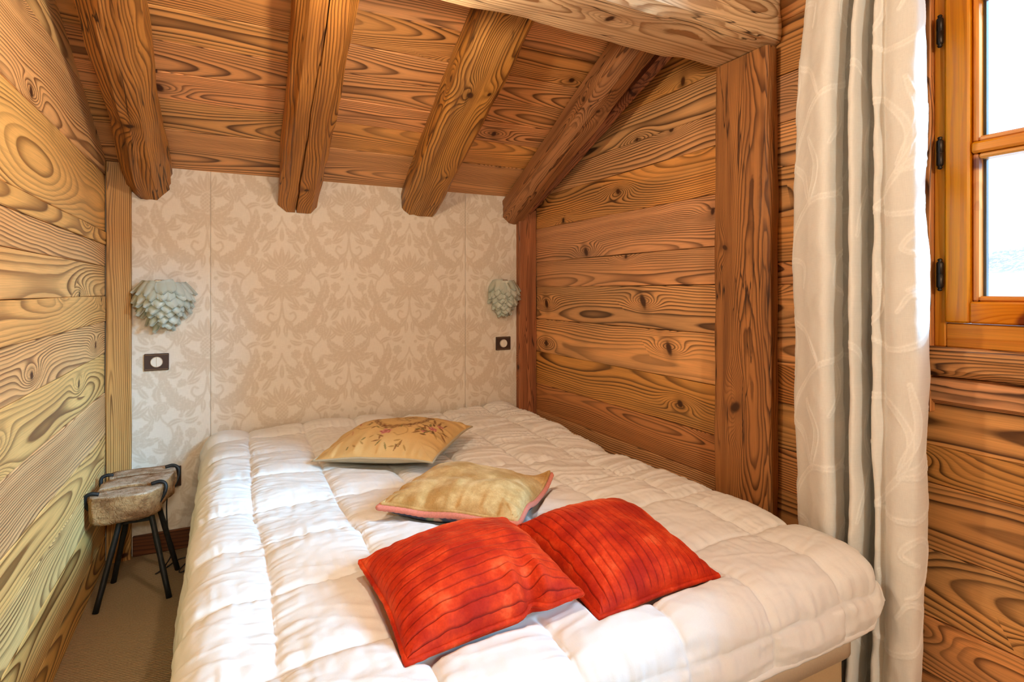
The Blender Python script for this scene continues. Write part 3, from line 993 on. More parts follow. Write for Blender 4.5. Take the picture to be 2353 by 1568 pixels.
# ================================================================ OUTSIDE
def mountain():
    g = G('snowy_slope')
    geo = g.n('ShaderNodeNewGeometry')
    pos = geo.outputs['Position']
    sp = g.n('ShaderNodeSeparateXYZ', {0: pos})
    tr = g.noise(g.xyz(g.ma('MULTIPLY', sp.outputs[0], 0.30), g.ma('MULTIPLY', sp.outputs[1], 0.55), g.ma('MULTIPLY', sp.outputs[2], 0.35)), 1.0, 4.0, 0.7)
    patch = g.noise(pos, 0.018, 2.0)
    hi = g.sstep(sp.outputs[2], 0.0, 12.0)
    f = g.ma('MULTIPLY', g.ma('MULTIPLY', g.sstep(tr, 0.40, 0.50), g.ma('MULTIPLY_ADD', g.sstep(patch, 0.35, 0.55), 0.6, 0.4)), hi)
    col = g.mix(f, (0.92, 0.92, 0.92), (0.30, 0.27, 0.25))
    g.bsdf(col, 0.9)
    n, m = 70, 160
    d = np.linspace(60, 620, n)
    az = np.linspace(math.radians(-75), math.radians(75), m)
    D, A = np.meshgrid(d, az, indexing='ij')
    X, Y = D * np.cos(A), D * np.sin(A)
    ridge = 4 + 52 * np.exp(-((Y - 70) / 115) ** 2) + 5 * vn(Y * 0.012, Y * 0, 3) + 4 * vn(Y * 0.05, X * 0.02, 5)
    Z = -26 + np.clip((D - 150) / 350, 0, 1) ** 1.2 * (ridge + 30) + 3.0 * vn(X * 0.03, Y * 0.03, 8)
    Z += 1.6 * vn(X * 0.21, Y * 0.21, 9) * np.clip((D - 200) / 200, 0, 1)
    o = mk('mountain', np.stack([X, Y, Z], -1).reshape(-1, 3), grid_faces(n, m), g.m, None, True)
    fix_normals(o)
    return tag(o, 'snowy wooded mountain slope seen faintly through the window panes', 'mountain')


mountain()


# ================================================================ SCONCES
def frosted():
    g = G('frosted_glass_petal')
    oi = g.n('ShaderNodeObjectInfo').outputs['Random']
    col = g.mix(oi, (0.74, 0.79, 0.71), (0.87, 0.90, 0.83))
    df = g.n('ShaderNodeBsdfDiffuse', {'Color': col})
    tl = g.n('ShaderNodeBsdfTranslucent', {'Color': col})
    tp = g.n('ShaderNodeBsdfTransparent', {'Color': (0.90, 0.97, 0.94, 1)})
    gl = g.n('ShaderNodeBsdfGlossy', {'Color': (0.9, 0.95, 0.93, 1), 'Roughness': 0.35})
    a = g.n('ShaderNodeMixShader', {0: 0.42, 1: df.outputs[0], 2: tl.outputs[0]})
    b = g.n('ShaderNodeMixShader', {0: 0.12, 1: a.outputs[0], 2: tp.outputs[0]})
    c = g.n('ShaderNodeMixShader', {0: 0.03, 1: b.outputs[0], 2: gl.outputs[0]})
    g.t.links.new(c.outputs[0], g.out.inputs[0])
    return g.m


M['petal'] = frosted()
M['chrome'] = plain('brushed_chrome', (0.62, 0.58, 0.52), 0.25, Metallic=1.0)


def petal_mesh():
    """curved glass drop: hangs from the origin along -z, bulges towards +y"""
    n, m = 5, 5
    L, Wd, t = 0.068, 0.056, 0.0022
    V = []
    for s in (0, 1):
        for i in range(n):
            f = i / (n - 1)
            w = Wd * (0.42 + 0.58 * math.sin(min(1, 0.18 + f * 0.82) * PI) ** 0.7) * (1 if i < n - 1 else 0.35)
            for j in range(m):
                q = j / (m - 1) * 2 - 1
                y = 0.016 * f ** 1.6 - 0.010 * q * q + 0.004 * math.sin(f * PI) - s * t
                V.append((q * w / 2, y, -L * f - 0.004 * q * q * (f - 0.5)))
    F = grid_faces(n, m).tolist() + [f[::-1] for f in grid_faces(n, m, off=n * m).tolist()]
    k = n * m
    bd = [(i * m, (i + 1) * m) for i in range(n - 1)] + [((i + 1) * m + m - 1, i * m + m - 1) for i in range(n - 1)]
    bd += [(j + 1, j) for j in range(m - 1)] + [((n - 1) * m + j, (n - 1) * m + j + 1) for j in range(m - 1)]
    for a, b in bd:
        F.append((a, b, b + k, a + k))
    me = bpy.data.meshes.new('petal')
    me.from_pydata(V, [], F)
    me.materials.append(M['petal'])
    me.polygons.foreach_set('use_smooth', np.ones(len(me.polygons), dtype=bool))
    return me


PETAL = petal_mesh()


def sconce(x, z, label, wd, ht, dp, rows, seed, outward=1.0):
    t = thing('wall_sconce', label, 'lamp', (x, YB, z), 0, 'glass petal sconces on the bed-head wall')
    rnd = random.Random(seed)
    box('back_plate', -0.035, 0.035, -0.012, -0.0005, -0.02, 0.10, M['chrome'], t, 0.003)
    tube('bulb_holder', [(0, -0.008, 0.05), (0, -0.045, 0.05)], 0.014, M['chrome'], t, 12)
    V, F = lathe_vf([(0.001, -0.034), (0.012, -0.03), (0.018, -0.018), (0.018, -0.006), (0.011, 0.006), (0.009, 0.012)], 16)
    V = [(a, b - 0.055, c + 0.04) for a, b, c in V]
    fix_normals(mk('bulb', V, F, M['petal'], t, True))
    for zz, sc in ((ht * 0.40, 0.92), (0.0, 0.80), (-ht * 0.32, 0.45)):
        P = [(math.cos(a) * wd / 2 * sc * 0.80, -0.004 - math.sin(a) * dp * sc * 0.78, zz) for a in np.linspace(0, PI, 20)]
        tube('frame_wire', P, 0.0016, M['chrome'], t, 6)
    for r in range(rows):
        f = r / (rows - 1)
        zz = ht * (0.52 - 0.74 * f)
        prof = (1 - f ** 2.2 * 0.72) * (0.90 + 0.10 * math.sin(min(f * 4, 1) * PI / 2))
        cnt = max(4, int(round(9 * prof)))
        for k in range(cnt):
            a = PI * (k + (0.5 if r % 2 else 0.15) * 1.0) / (cnt - 0.2)
            a = min(max(a, 0.02), PI - 0.02) + rnd.uniform(-0.07, 0.07)
            rx, ry = wd / 2 * prof * 0.86, dp * prof * 0.84
            px, py = math.cos(a) * rx, -0.006 - math.sin(a) * ry
            o = bpy.data.objects.new('petal', PETAL)
            COL.objects.link(o)
            o.parent = t
            nrm = Vector((math.cos(a) / rx, -math.sin(a) / ry, 0)).normalized()
            rz = math.atan2(nrm.y, nrm.x) - PI / 2
            tilt = (0.30 - 0.22 * f) * outward + rnd.uniform(-0.10, 0.10)
            if r == 0:
                tilt += 0.10
            o.rotation_euler = (Matrix.Rotation(rz, 3, 'Z') @ Matrix.Rotation(tilt, 3, 'X') @ Matrix.Rotation(rnd.uniform(-0.16, 0.16), 3, 'Y')).to_euler()
            o.location = (px, py, zz + rnd.uniform(-0.006, 0.006))
            s = rnd.uniform(0.90, 1.12)
            o.scale = (s, s, s)
    return t


sconce(-0.225, 1.045, 'wide frosted glass petal wall lamp beside the left corner post', 0.205, 0.185, 0.125, 7, 1, 1.0)
sconce(1.362, 1.060, 'narrow frosted glass petal wall lamp beside the dark right corner post', 0.165, 0.185, 0.105, 8, 2, 0.7)


# ================================================================ SWITCHES, SOCKET
M['leather'] = plain('brown_leather', (0.045, 0.020, 0.013), 0.55, 180, 0.3, 300, 0.15)
M['stitch'] = plain('tan_stitch', (0.36, 0.22, 0.10), 0.8)
M['cream'] = plain('cream_plastic', (0.80, 0.76, 0.68), 0.35)
M['metal_ring'] = plain('pale_metal_ring', (0.72, 0.66, 0.55), 0.3, Metallic=0.7)
M['black'] = plain('black_plastic', (0.012, 0.012, 0.013), 0.5)


def disc_vf(r0, h, k=32, y0=0.0):
    V = [(math.cos(a) * r, -y, math.sin(a) * r) for (r, y) in ((r0, y0), (r0, y0 + h - 0.0012), (r0 - 0.0012, y0 + h)) for a in np.linspace(0, 2 * PI, k, endpoint=False)]
    F = grid_faces(3, k, True).tolist() + [list(range(2 * k, 3 * k)), list(range(k))[::-1]]
    return V, F


def half_disc(r, h, sgn, y0, k=16):
    pts = [(sgn * (0.0006 + (r * math.cos(a))), r * math.sin(a)) for a in np.linspace(-PI / 2, PI / 2, k)]
    V = [(x, -y0, z) for x, z in pts] + [(x, -y0 - h, z) for x, z in pts]
    F = [list(range(k)), list(range(k, 2 * k))[::-1]] + [(i, (i + 1) % k, (i + 1) % k + k, i + k) for i in range(k)]
    return V, F


def switch(x, z, w, h, label, split=True):
    t = thing('light_switch', label, 'switch', (x, YB, z), 0, 'switches under the sconces')
    box('plate', -w / 2, w / 2, -0.009, 0, -h / 2, h / 2, M['leather'], t, 0.0015)
    for s in (-1, 1):
        box('stitching', -w / 2 + 0.003, w / 2 - 0.003, -0.0096, -0.0088, s * (h / 2 - 0.005) - 0.0005, s * (h / 2 - 0.005) + 0.0005, M['stitch'], t)
    V, F = disc_vf(0.0225, 0.003, 36, 0.0085)
    ring = fix_normals(mk('ring', V, F, M['metal_ring'], t, False))
    for s in (-1, 1):
        V, F = half_disc(0.0195, 0.0035, s, 0.0112)
        fix_normals(mk('rocker', V, F, M['cream'], ring, False))
    return t


switch(-0.252, 0.800, 0.088, 0.070, 'dark brown leather light switch below the left sconce')
switch(1.370, 0.809, 0.088, 0.072, 'dark brown light switch below the right sconce')
t = thing('power_socket', 'dark wall socket with pale ring behind the wooden stool', 'socket', (-0.205, YB, 0.31))
box('plate', -0.042, 0.042, -0.009, 0, -0.042, 0.042, M['leather'], t, 0.0015)
V, F = disc_vf(0.024, 0.004, 36, 0.0085)
fix_normals(mk('ring', V, F, M['metal_ring'], t))
V, F = disc_vf(0.0195, 0.0015, 36, 0.012)
fix_normals(mk('socket_face', V, F, M['black'], t))


# ================================================================ STOOL
def stool_wood():
    g = G('worm_eaten_slab')
    tc = g.n('ShaderNodeTexCoord').outputs['Object']
    sp = g.n('ShaderNodeSeparateXYZ', {0: tc})
    geo = g.n('ShaderNodeNewGeometry')
    nz = g.n('ShaderNodeSeparateXYZ', {0: geo.outputs['Normal']}).outputs[2]
    w = g.n('ShaderNodeTexVoronoi', {'Vector': g.n('ShaderNodeVectorMath', {0: tc, 1: g.n('ShaderNodeVectorMath', {0: g.n('ShaderNodeTexNoise', {'Vector': tc, 'Scale': 30.0}).outputs['Color'], 1: (0.05, 0.05, 0.05)}, operation='MULTIPLY').outputs[0]}, operation='ADD').outputs[0], 'Scale': 60.0}, feature='DISTANCE_TO_EDGE').outputs['Distance']
    ch = g.sstep(w, 0.02, 0.14)
    nn = g.noise(tc, 16.0, 4.0, 0.65)
    n2 = g.noise(g.xyz(g.ma('MULTIPLY', sp.outputs[0], 10.0), g.ma('MULTIPLY', sp.outputs[1], 70.0), g.ma('MULTIPLY', sp.outputs[2], 70.0)), 1.0, 3.0)
    c1 = g.mix(g.sstep(nn, 0.35, 0.7), (0.27, 0.155, 0.080), (0.52, 0.40, 0.30))
    c1 = g.mix(g.ma('MULTIPLY', ch, 0.22), c1, (0.50, 0.38, 0.28))
    c2 = g.mix(g.sstep(nn, 0.3, 0.65), (0.15, 0.060, 0.020), (0.42, 0.23, 0.10))
    col = g.mix(g.sstep(nz, 0.3, 0.8), c2, c1)
    col = g.mix(g.ma('MULTIPLY', g.sstep(n2, 0.55, 0.7), 0.5), col, (0.13, 0.06, 0.025))
    g.bsdf(col, 0.85, g.ma('ADD', g.ma('MULTIPLY', ch, 0.35), nn), 0.7, 0.005, **{'Specular IOR Level': 0.15})
    return g.m


M['slab'] = stool_wood()
M['black_iron'] = plain('blackened_iron', (0.016, 0.017, 0.018), 0.5, 70, 0.5, 90, 0.3, Metallic=0.4)
st = thing('bedside_stool', 'rustic stool with cracked timber slab seat on four black iron legs', 'stool', (-0.290, 2.485, 0.0), 0)


def slab_part(name, pts, ztop, zbot, seed, tilt=0.0):
    """chunk of the slab: polygon pts in plan (local), rounded irregular sides"""
    C = catmull(np.array(pts + [pts[0]], float), 10)[:-1]
    k = len(C)
    cen = C.mean(0)
    lev = [(0.0, 0.90, zbot), (0.10, 0.975, zbot + 0.012), (0.35, 1.0, zbot + 0.04), (0.65, 1.01, ztop - 0.030), (0.88, 0.995, ztop - 0.008), (1.0, 0.965, ztop)]
    V = []
    for (q, s, z) in lev:
        for i in range(k):
            p = cen + (C[i] - cen) * s
            n = fbm(p[0] * 22 + q * 3, p[1] * 22 + q * 5, seed, 3)
            d = (p - cen) / (np.linalg.norm(p - cen) + 1e-9)
            p = p + d * 0.007 * n * (1 if q < 1 else 0.5)
            zz = z + (0.020 * fbm(p[0] * 14, p[1] * 14, seed + 3) if q < 0.2 else 0.004 * fbm(p[0] * 30, p[1] * 30, seed + 5))
            V.append((p[0], p[1], zz + tilt * p[0]))
    F = grid_faces(len(lev), k, True).tolist()
    # top made of rings
    base = (len(lev) - 1) * k
    prev = base
    for s in (0.72, 0.44, 0.18):
        o = len(V)
        for i in range(k):
            p = cen + (C[i] - cen) * 0.965 * s
            zz = ztop + 0.0035 * fbm(p[0] * 35, p[1] * 35, seed + 7) - 0.003 * abs(vn(p[0] * 12, p[1] * 60, seed))
            V.append((p[0], p[1], zz + tilt * p[0]))
        F += [(prev + i, prev + (i + 1) % k, o + (i + 1) % k, o + i) for i in range(k)]
        prev = o
    F.append([prev + i for i in range(k)])
    F.append([i for i in range(k)][::-1])
    return fix_normals(mk(name, V, F, M['slab'], st, True))


slab_part('seat_slab', [(-0.112, -0.136), (-0.02, -0.150), (0.060, -0.140), (0.088, -0.085), (0.080, -0.060), (-0.02, -0.055), (-0.105, -0.066), (-0.125, -0.100)], 0.392, 0.292, 1)
slab_part('seat_slab', [(-0.104, -0.062), (-0.02, -0.052), (0.082, -0.057), (0.110, -0.01), (0.112, 0.050), (0.02, 0.058), (-0.085, 0.045), (-0.108, 0.00)], 0.400, 0.305, 2)
slab_part('seat_slab', [(-0.086, 0.049), (0.02, 0.061), (0.112, 0.053), (0.118, 0.100), (0.080, 0.138), (-0.01, 0.142), (-0.085, 0.130), (-0.100, 0.09)], 0.403, 0.315, 3)
# leg feet (local) and heads
for fx_, fy_, tx_, ty_ in ((-0.100, -0.139, -0.030, -0.055), (-0.081, 0.081, -0.020, 0.045), (0.115, -0.137, 0.045, -0.055), (0.127, 0.085, 0.055, 0.045)):
    P = [(tx_ + (fx_ - tx_) * q, ty_ + (fy_ - ty_) * q, 0.325 * (1 - q)) for q in np.linspace(0, 1, 8)]
    tube('leg', P, [0.0095 + 0.0006 * math.sin(q * 9) for q in range(8)], M['black_iron'], st, 12)
for (p, q) in (((-0.034, -0.061), (0.050, -0.061)), ((-0.026, 0.050), (0.062, 0.050))):
    box('cross_bar', p[0], q[0], p[1] - 0.003, p[1] + 0.003, 0.262, 0.292, M['black_iron'], st, 0.001)
for xx in (-0.032, 0.052):
    box('cross_bar', xx - 0.003, xx + 0.003, -0.058, 0.047, 0.262, 0.292, M['black_iron'], st, 0.001)
# iron staples bent over the slab
def staple(P, r=0.0065):
    tube('staple', catmull(P, 6), r, M['black_iron'], st, 8)


staple([(0.055, -0.072, 0.398), (0.082, -0.074, 0.403), (0.099, -0.078, 0.392), (0.098, -0.085, 0.365), (0.075, -0.085, 0.325), (0.048, -0.070, 0.300)])
staple([(0.085, 0.098, 0.407), (0.112, 0.097, 0.410), (0.130, 0.090, 0.396), (0.128, 0.080, 0.360), (0.105, 0.060, 0.322), (0.060, 0.045, 0.300)])
staple([(-0.095, -0.108, 0.396), (-0.118, -0.108, 0.400), (-0.134, -0.105, 0.388), (-0.130, -0.095, 0.350), (-0.090, -0.080, 0.315), (-0.040, -0.060, 0.300)])
staple([(-0.080, 0.075, 0.406), (-0.102, 0.075, 0.408), (-0.117, 0.072, 0.396), (-0.112, 0.066, 0.355), (-0.080, 0.055, 0.320), (-0.030, 0.048, 0.300)])

cab = tube('power_cable', catmull([(-0.205, YB - 0.02, 0.300), (-0.213, YB - 0.05, 0.20), (-0.205, YB - 0.06, 0.07), (-0.195, YB - 0.07, 0.006), (-0.215, 2.60, 0.004), (-0.235, 2.56, 0.004),
                                   (-0.20, 2.60, 0.0055), (-0.165, 2.655, 0.004), (-0.10, 2.655, 0.004), (-0.115, 2.58, 0.004), (-0.145, 2.53, 0.004), (-0.155, 2.55, 0.0055), (-0.12, 2.63, 0.006), (-0.06, 2.68, 0.004), (0.0, 2.70, 0.004)], 10),
           0.0026, M['black'], None, 8)
tag(cab, 'thin black power cable looping on the carpet behind the stool', 'cable')


# ================================================================ BED
BX0, BX1, BY0, BY1 = -0.045, 1.385, 0.815, 2.725
ZM = 0.405        # mattress top


def cloth(name, col, rough=0.85, weave=900.0, wamt=0.12, bstr=0.25, attr=None, wr=0.0, sheen=0.0):
    g = G(name)
    tc = g.n('ShaderNodeTexCoord').outputs['Object']
    sp = g.n('ShaderNodeSeparateXYZ', {0: tc})
    a = g.noise(g.xyz(g.ma('MULTIPLY', sp.outputs[0], weave), g.ma('MULTIPLY', sp.outputs[1], weave * 0.15), g.ma('MULTIPLY', sp.outputs[2], weave * 0.15)), 1.0, 1.0)
    b = g.noise(g.xyz(g.ma('MULTIPLY', sp.outputs[0], weave * 0.15), g.ma('MULTIPLY', sp.outputs[1], weave), g.ma('MULTIPLY', sp.outputs[2], weave)), 1.0, 1.0)
    w = g.ma('MULTIPLY', g.ma('ADD', a, b), 0.5)
    hgt = w
    if wr > 0:
        hgt = g.ma('ADD', g.ma('MULTIPLY', w, 0.3), g.ma('MULTIPLY', g.noise(tc, 28.0, 3.0, 0.6, 0.6), wr))
    c = col
    if attr:
        c = g.n('ShaderNodeAttribute', attribute_name=attr).outputs['Color']
    c = g.n('ShaderNodeHueSaturation', {'Value': g.ma('MULTIPLY_ADD', w, wamt * 2, 1 - wamt), 'Color': c}).outputs[0]
    ins = {'Specular IOR Level': 0.15}
    if sheen:
        ins['Sheen Weight'] = sheen
    g.bsdf(c, rough, hgt, bstr, 0.002, **ins)
    return g.m


M['tan_cloth'] = cloth('tan_valance', (0.50, 0.37, 0.22))
M['ticking'] = cloth('mattress_ticking', (0.66, 0.56, 0.43))
M['duvet'] = cloth('white_cotton', (0.79, 0.795, 0.79), 0.8, 1000, 0.05, 0.30, wr=1.0)

bed = thing('bed', 'low double bed base with tan valance below the white duvet', 'bed', ((BX0 + BX1) / 2, (BY0 + BY1) / 2, 0))
bcx, bcy = bed.location.x, bed.location.y


def rounded_slab(name, x0, x1, y0, y1, z0, z1, r, mat, parent, ruf=0.0, seed=0):
    """soft box with rounded vertical corners and edges, optional vertical folds"""
    k = 16
    C = []
    for (cx, cy, a0) in ((x1 - r, y1 - r, 0), (x0 + r, y1 - r, PI / 2), (x0 + r, y0 + r, PI), (x1 - r, y0 + r, 1.5 * PI)):
        for a in np.linspace(a0, a0 + PI / 2, k):
            C.append((cx + r * math.cos(a), cy + r * math.sin(a)))
    C = np.array(C)
    D = []
    for i in range(len(C)):
        a, b = C[i], C[(i + 1) % len(C)]
        n = max(1, int(np.hypot(*(b - a)) / 0.02))
        for t in range(n):
            D.append(a + (b - a) * t / n)
    D = np.array(D); m = len(D)
    cen = np.array([(x0 + x1) / 2, (y0 + y1) / 2])
    V = []
    e = min(0.03, (z1 - z0) / 3)
    levels = [(0.0, z0), (0.0, z0 + (z1 - z0) * 0.3), (0.0, z0 + (z1 - z0) * 0.6), (0.0, z1 - e)] + [(e * (1 - math.cos(a)), z1 - e + e * math.sin(a)) for a in np.linspace(0.3, PI / 2, 5)]
    for (ins, z) in levels:
        for i in range(m):
            d = D[i] - cen
            nrm = d / (np.abs(d).max() + 1e-9)
            nrm = np.where(np.abs(nrm) > 0.9, np.sign(nrm), 0) if np.abs(nrm).max() > 0 else nrm
            f = ruf * vn(i * 0.16, z * 2, seed) * (1 - (z - z0) / (z1 - z0 + 1e-6))
            p = D[i] - nrm * (ins - f)
            V.append((p[0] - bcx, p[1] - bcy, z))
    F = grid_faces(len(levels), m, True).tolist()
    F += [list(range(m))[::-1], list(range((len(levels) - 1) * m, len(levels) * m))]
    return fix_normals(mk(name, V, F, mat, parent, True))


rounded_slab('valance', BX0 + 0.03, BX1 - 0.02, BY0 + 0.035, BY1, 0.012, 0.225, 0.04, M['tan_cloth'], bed, 0.012, 1)
rounded_slab('mattress', BX0 + 0.012, BX1 - 0.005, BY0 + 0.012, BY1, 0.222, ZM, 0.06, M['ticking'], bed, 0.0, 2)
M['leg_wood'] = plain('bed_leg', (0.05, 0.03, 0.02), 0.6)
for sx in (BX0 + 0.12, BX1 - 0.12):
    for sy in (BY0 + 0.12, BY1 - 0.12):
        V, F = lathe_vf([(0.022, 0.0), (0.026, 0.03), (0.028, 0.06)], 14)
        mk('leg', [(a + sx - bcx, b + sy - bcy, c) for a, b, c in V], F, M['leg_wood'], bed, True)


# ---- where the cushions lie: location of the seam plane, yaw, pitch, roll, size, depth below the seam
rad = math.radians
CUSHIONS = [((0.448, 1.082, 0.504), rad(1.9), rad(5.9), rad(-3.0), 0.362, 0.318, 0.036),
            ((0.805, 1.064, 0.492), rad(1.1), rad(7.0), rad(-0.5), 0.325, 0.348, 0.036),
            ((0.645, 1.520, 0.500), rad(-44), rad(-3.5), rad(1.0), 0.396, 0.375, 0.036),
            ((0.603, 2.139, 0.520), rad(-40), rad(1.6), rad(-2.7), 0.455, 0.465, 0.050)]


# ---- duvet: quilted sheet draped over the mattress
def make_duvet():
    R = 0.085
    zt = ZM + 0.055
    ovL, ovF, ovR = 0.33, 0.140, 0.10
    nx, ny = 400, 440
    s = np.linspace(BX0 - ovL, BX1 + ovR, nx)
    q = np.linspace(BY0 - ovF, 2.745, ny)
    S, Q = np.meshgrid(s, q, indexing='ij')
    # bed corner by the curtain is pushed in a little
    inner_x0, inner_x1, inner_y0 = BX0 + 0.055, BX1 - 0.055, BY0 + 0.045
    ox = np.where(S < inner_x0, S - inner_x0, np.where(S > inner_x1, S - inner_x1, 0.0))
    oy = np.where(Q < inner_y0, Q - inner_y0, 0.0)
    dist = np.hypot(ox, oy) + 1e-9
    # soften the corner so that the cloth does not hang too long
    corner = np.minimum(np.abs(ox), np.abs(oy))
    dist_e = np.maximum(dist - corner * 0.55, 1e-9)
    ux, uy = ox / dist, oy / dist
    ang = np.clip(dist_e / R, 0, PI / 2 - 0.10)
    rest = np.maximum(dist_e - R * (PI / 2 - 0.10), 0)
    hor = R * np.sin(ang) + rest * math.sin(0.10)
    drop = R * (1 - np.cos(ang)) + rest * math.cos(0.10)
    bx = np.clip(S, inner_x0, inner_x1) + ux * hor
    by = np.clip(Q, inner_y0, None) + uy * hor
    bz = zt - drop
    # normal of the smooth base
    dSx = np.gradient(bx, axis=0); dSy = np.gradient(by, axis=0); dSz = np.gradient(bz, axis=0)
    dQx = np.gradient(bx, axis=1); dQy = np.gradient(by, axis=1); dQz = np.gradient(bz, axis=1)
    N = np.cross(np.stack([dSx, dSy, dSz], -1), np.stack([dQx, dQy, dQz], -1))
    N /= np.linalg.norm(N, axis=-1)[..., None] + 1e-12
    N *= np.sign(N[..., 2:3] + 1e-6 + 0.2 * (N[..., 2:3] > -0.3))
    # quilting: columns and rows of boxes with gently wandering seams
    colx = 0.085 + 0.012 * vn(Q * 2.2, S * 1.0, 3) + 0.004 * vn(Q * 14, S * 2, 4)
    fc = (S - colx) / 0.228
    rowy = 1.02 + 0.010 * vn(S * 2.6, Q * 1.0, 5) + 0.0035 * vn(S * 16, Q * 2, 6)
    fr = (Q - rowy) / 0.268
    dc = np.abs(fc - np.round(fc)) * 0.228        # metres to nearest column seam
    dr = np.abs(fr - np.round(fr)) * 0.268
    ci, ri = np.floor(fc), np.floor(fr)
    pf = lambda d: 1 - np.exp(-(d / 0.026) ** 0.9)
    amp = 0.016 + 0.005 * vn(ci * 3.3, ri * 5.7, 7)
    edge = np.clip(np.minimum.reduce([S - s[0], s[-1] - S, Q - q[0]]) / 0.03, 0, 1)
    puff = amp * pf(dc) * pf(dr) * edge - 0.0035 * np.exp(-(np.minimum(dc, dr) / 0.0035) ** 2)
    # gathers: short creases at right angles to the seams
    gc = np.exp(-dc / 0.045) * (vn(Q * 55, np.round(fc) * 4.1 + S * 6, 8) + 0.6 * vn(Q * 110, S * 10 + np.round(fc) * 2, 9))
    gr = np.exp(-dr / 0.045) * (vn(S * 55, np.round(fr) * 4.1 + Q * 6, 10) + 0.6 * vn(S * 110, Q * 10 + np.round(fr) * 2, 11))
    gath = 0.0036 * gc * np.clip(dc / 0.006, 0, 1) + 0.0036 * gr * np.clip(dr / 0.006, 0, 1)
    # long loose creases, stronger towards the wall side
    wall = np.clip((S - 0.55) / 0.7, 0, 1) * np.clip((Q - 1.1) / 0.8, 0, 1)
    ph = Q * 26 + S * 9 + 2.2 * fbm(S * 3, Q * 3, 12)
    crease = (1 - np.abs(vn(ph, S * 2.4, 13))) ** 3
    wr = 0.0085 * crease * (0.30 + 1.0 * wall) * np.clip(np.minimum(dc, dr) / 0.02, 0.2, 1)
    wr += 0.0045 * fbm(S * 9, Q * 9, 14, 4) + 0.0016 * fbm(S * 38, Q * 38, 15, 3)
    # big lumps of the duvet bunched at head end and right
    lump = 0.020 * fbm(S * 2.3 + 4, Q * 2.1, 16) + 0.030 * np.exp(-((Q - 2.70) / 0.10) ** 2) * (0.4 + 0.6 * vn(S * 4.5, Q * 0, 17))
    lump += 0.016 * np.exp(-((S - 1.35) / 0.16) ** 2 - ((Q - 2.55) / 0.3) ** 2)
    top = np.clip(1 - drop / 0.06, 0.25, 1)
    h = puff + gath + wr + lump * top
    # side folds of the hanging part
    hang = np.clip(drop / 0.12, 0, 1)
    h += hang * (0.010 * vn(Q * 5 + S * 2, drop * 6, 18) + 0.004 * vn(Q * 17, drop * 3, 19)) * (np.abs(ox) > 0)
    h += hang * 0.008 * vn(S * 6, drop * 5, 20) * (np.abs(oy) > 0)
    Pn = np.stack([bx, by, bz], -1) + N * h[..., None]
    Pn[..., 1] = np.minimum(Pn[..., 1], YB - 0.012)
    def lim(P_):
        w_ = np.clip((P_[..., 1] - 1.09) / 0.08, 0, 1); w_ = w_ * w_ * (3 - 2 * w_)
        hi = 1.374 + (XR - 0.075 - 1.374) * w_
        hi = np.where(P_[..., 1] > YB - 0.10, np.minimum(hi, 1.445), hi)
        P_[..., 0] = np.minimum(P_[..., 0], hi)
    lim(Pn)
    # floor of the drape
    Pn[..., 2] = np.maximum(Pn[..., 2], 0.03)
    # the cushions press the duvet down where they lie
    for (loc, yaw, pitch, roll, sx, sy, tb) in CUSHIONS:
        Rm = np.array(Matrix.Rotation(yaw, 3, 'Z') @ Matrix.Rotation(pitch, 3, 'X') @ Matrix.Rotation(roll, 3, 'Y'))
        dx, dy = Pn[..., 0] - loc[0], Pn[..., 1] - loc[1]
        a = (math.cos(yaw) * dx + math.sin(yaw) * dy) / (sx / 2)
        b = (-math.sin(yaw) * dx + math.cos(yaw) * dy) / (sy / 2)
        m_ = (np.abs(a) < 1.18) & (np.abs(b) < 1.18)
        ac, bc = np.clip(a, -1, 1), np.clip(b, -1, 1)
        prof = np.clip((1 - ac ** 2) * (1 - bc ** 2), 0, 1) ** 0.33
        plane = loc[2] + Rm[2, 0] * ac * sx / 2 + Rm[2, 1] * bc * sy / 2
        over = np.maximum(np.maximum(np.abs(a), np.abs(b)) - 1, 0) / 0.18
        zb = plane - tb * prof - 0.016 + 0.05 * over
        Pn[..., 2] = np.where(m_, np.minimum(Pn[..., 2], zb), Pn[..., 2])
    top_V = Pn.reshape(-1, 3)
    inner = np.stack([bx, by, bz], -1) - N * 0.012
    inner[..., 1] = np.minimum(inner[..., 1], YB - 0.016)
    lim(inner); inner[..., 0] -= 0.003
    # inner sheet, joined to the outer one all round
    inner[..., 2] = np.minimum(inner[..., 2], np.where(drop < 0.03, Pn[..., 2] - 0.010, 9.0))
    n0 = len(top_V)
    V = np.vstack([top_V, inner.reshape(-1, 3)])
    F = grid_faces(nx, ny)
    i_, j_ = np.arange(nx - 1), np.arange(ny - 1)
    rim = [np.stack([i_ * ny, (i_ + 1) * ny, (i_ + 1) * ny + n0, i_ * ny + n0], -1),
           np.stack([(i_ + 1) * ny + ny - 1, i_ * ny + ny - 1, i_ * ny + ny - 1 + n0, (i_ + 1) * ny + ny - 1 + n0], -1),
           np.stack([j_ + 1, j_, j_ + n0, j_ + 1 + n0], -1),
           np.stack([(nx - 1) * ny + j_, (nx - 1) * ny + j_ + 1, (nx - 1) * ny + j_ + 1 + n0, (nx - 1) * ny + j_ + n0], -1)]
    o = mk('duvet', V, np.vstack([F, F[:, ::-1] + n0] + rim), M['duvet'], None, True)
    tag(o, 'rumpled white box-quilted duvet covering the bed', 'duvet')
    # stitched binding along the outer hem: left, front, right
    path = np.vstack([Pn[0, ::-1][::3], Pn[::3, 0][1:], Pn[-1, ::3][1:]])
    ipath = np.vstack([inner[0, ::-1][::3], inner[::3, 0][1:], inner[-1, ::3][1:]])
    mid = (path + ipath) / 2
    tube('hem_binding', mid, 0.0085 + 0.0014 * vn(np.arange(len(mid)) * 0.9, np.zeros(len(mid))), M['duvet'], o, 8)
    return o, Pn


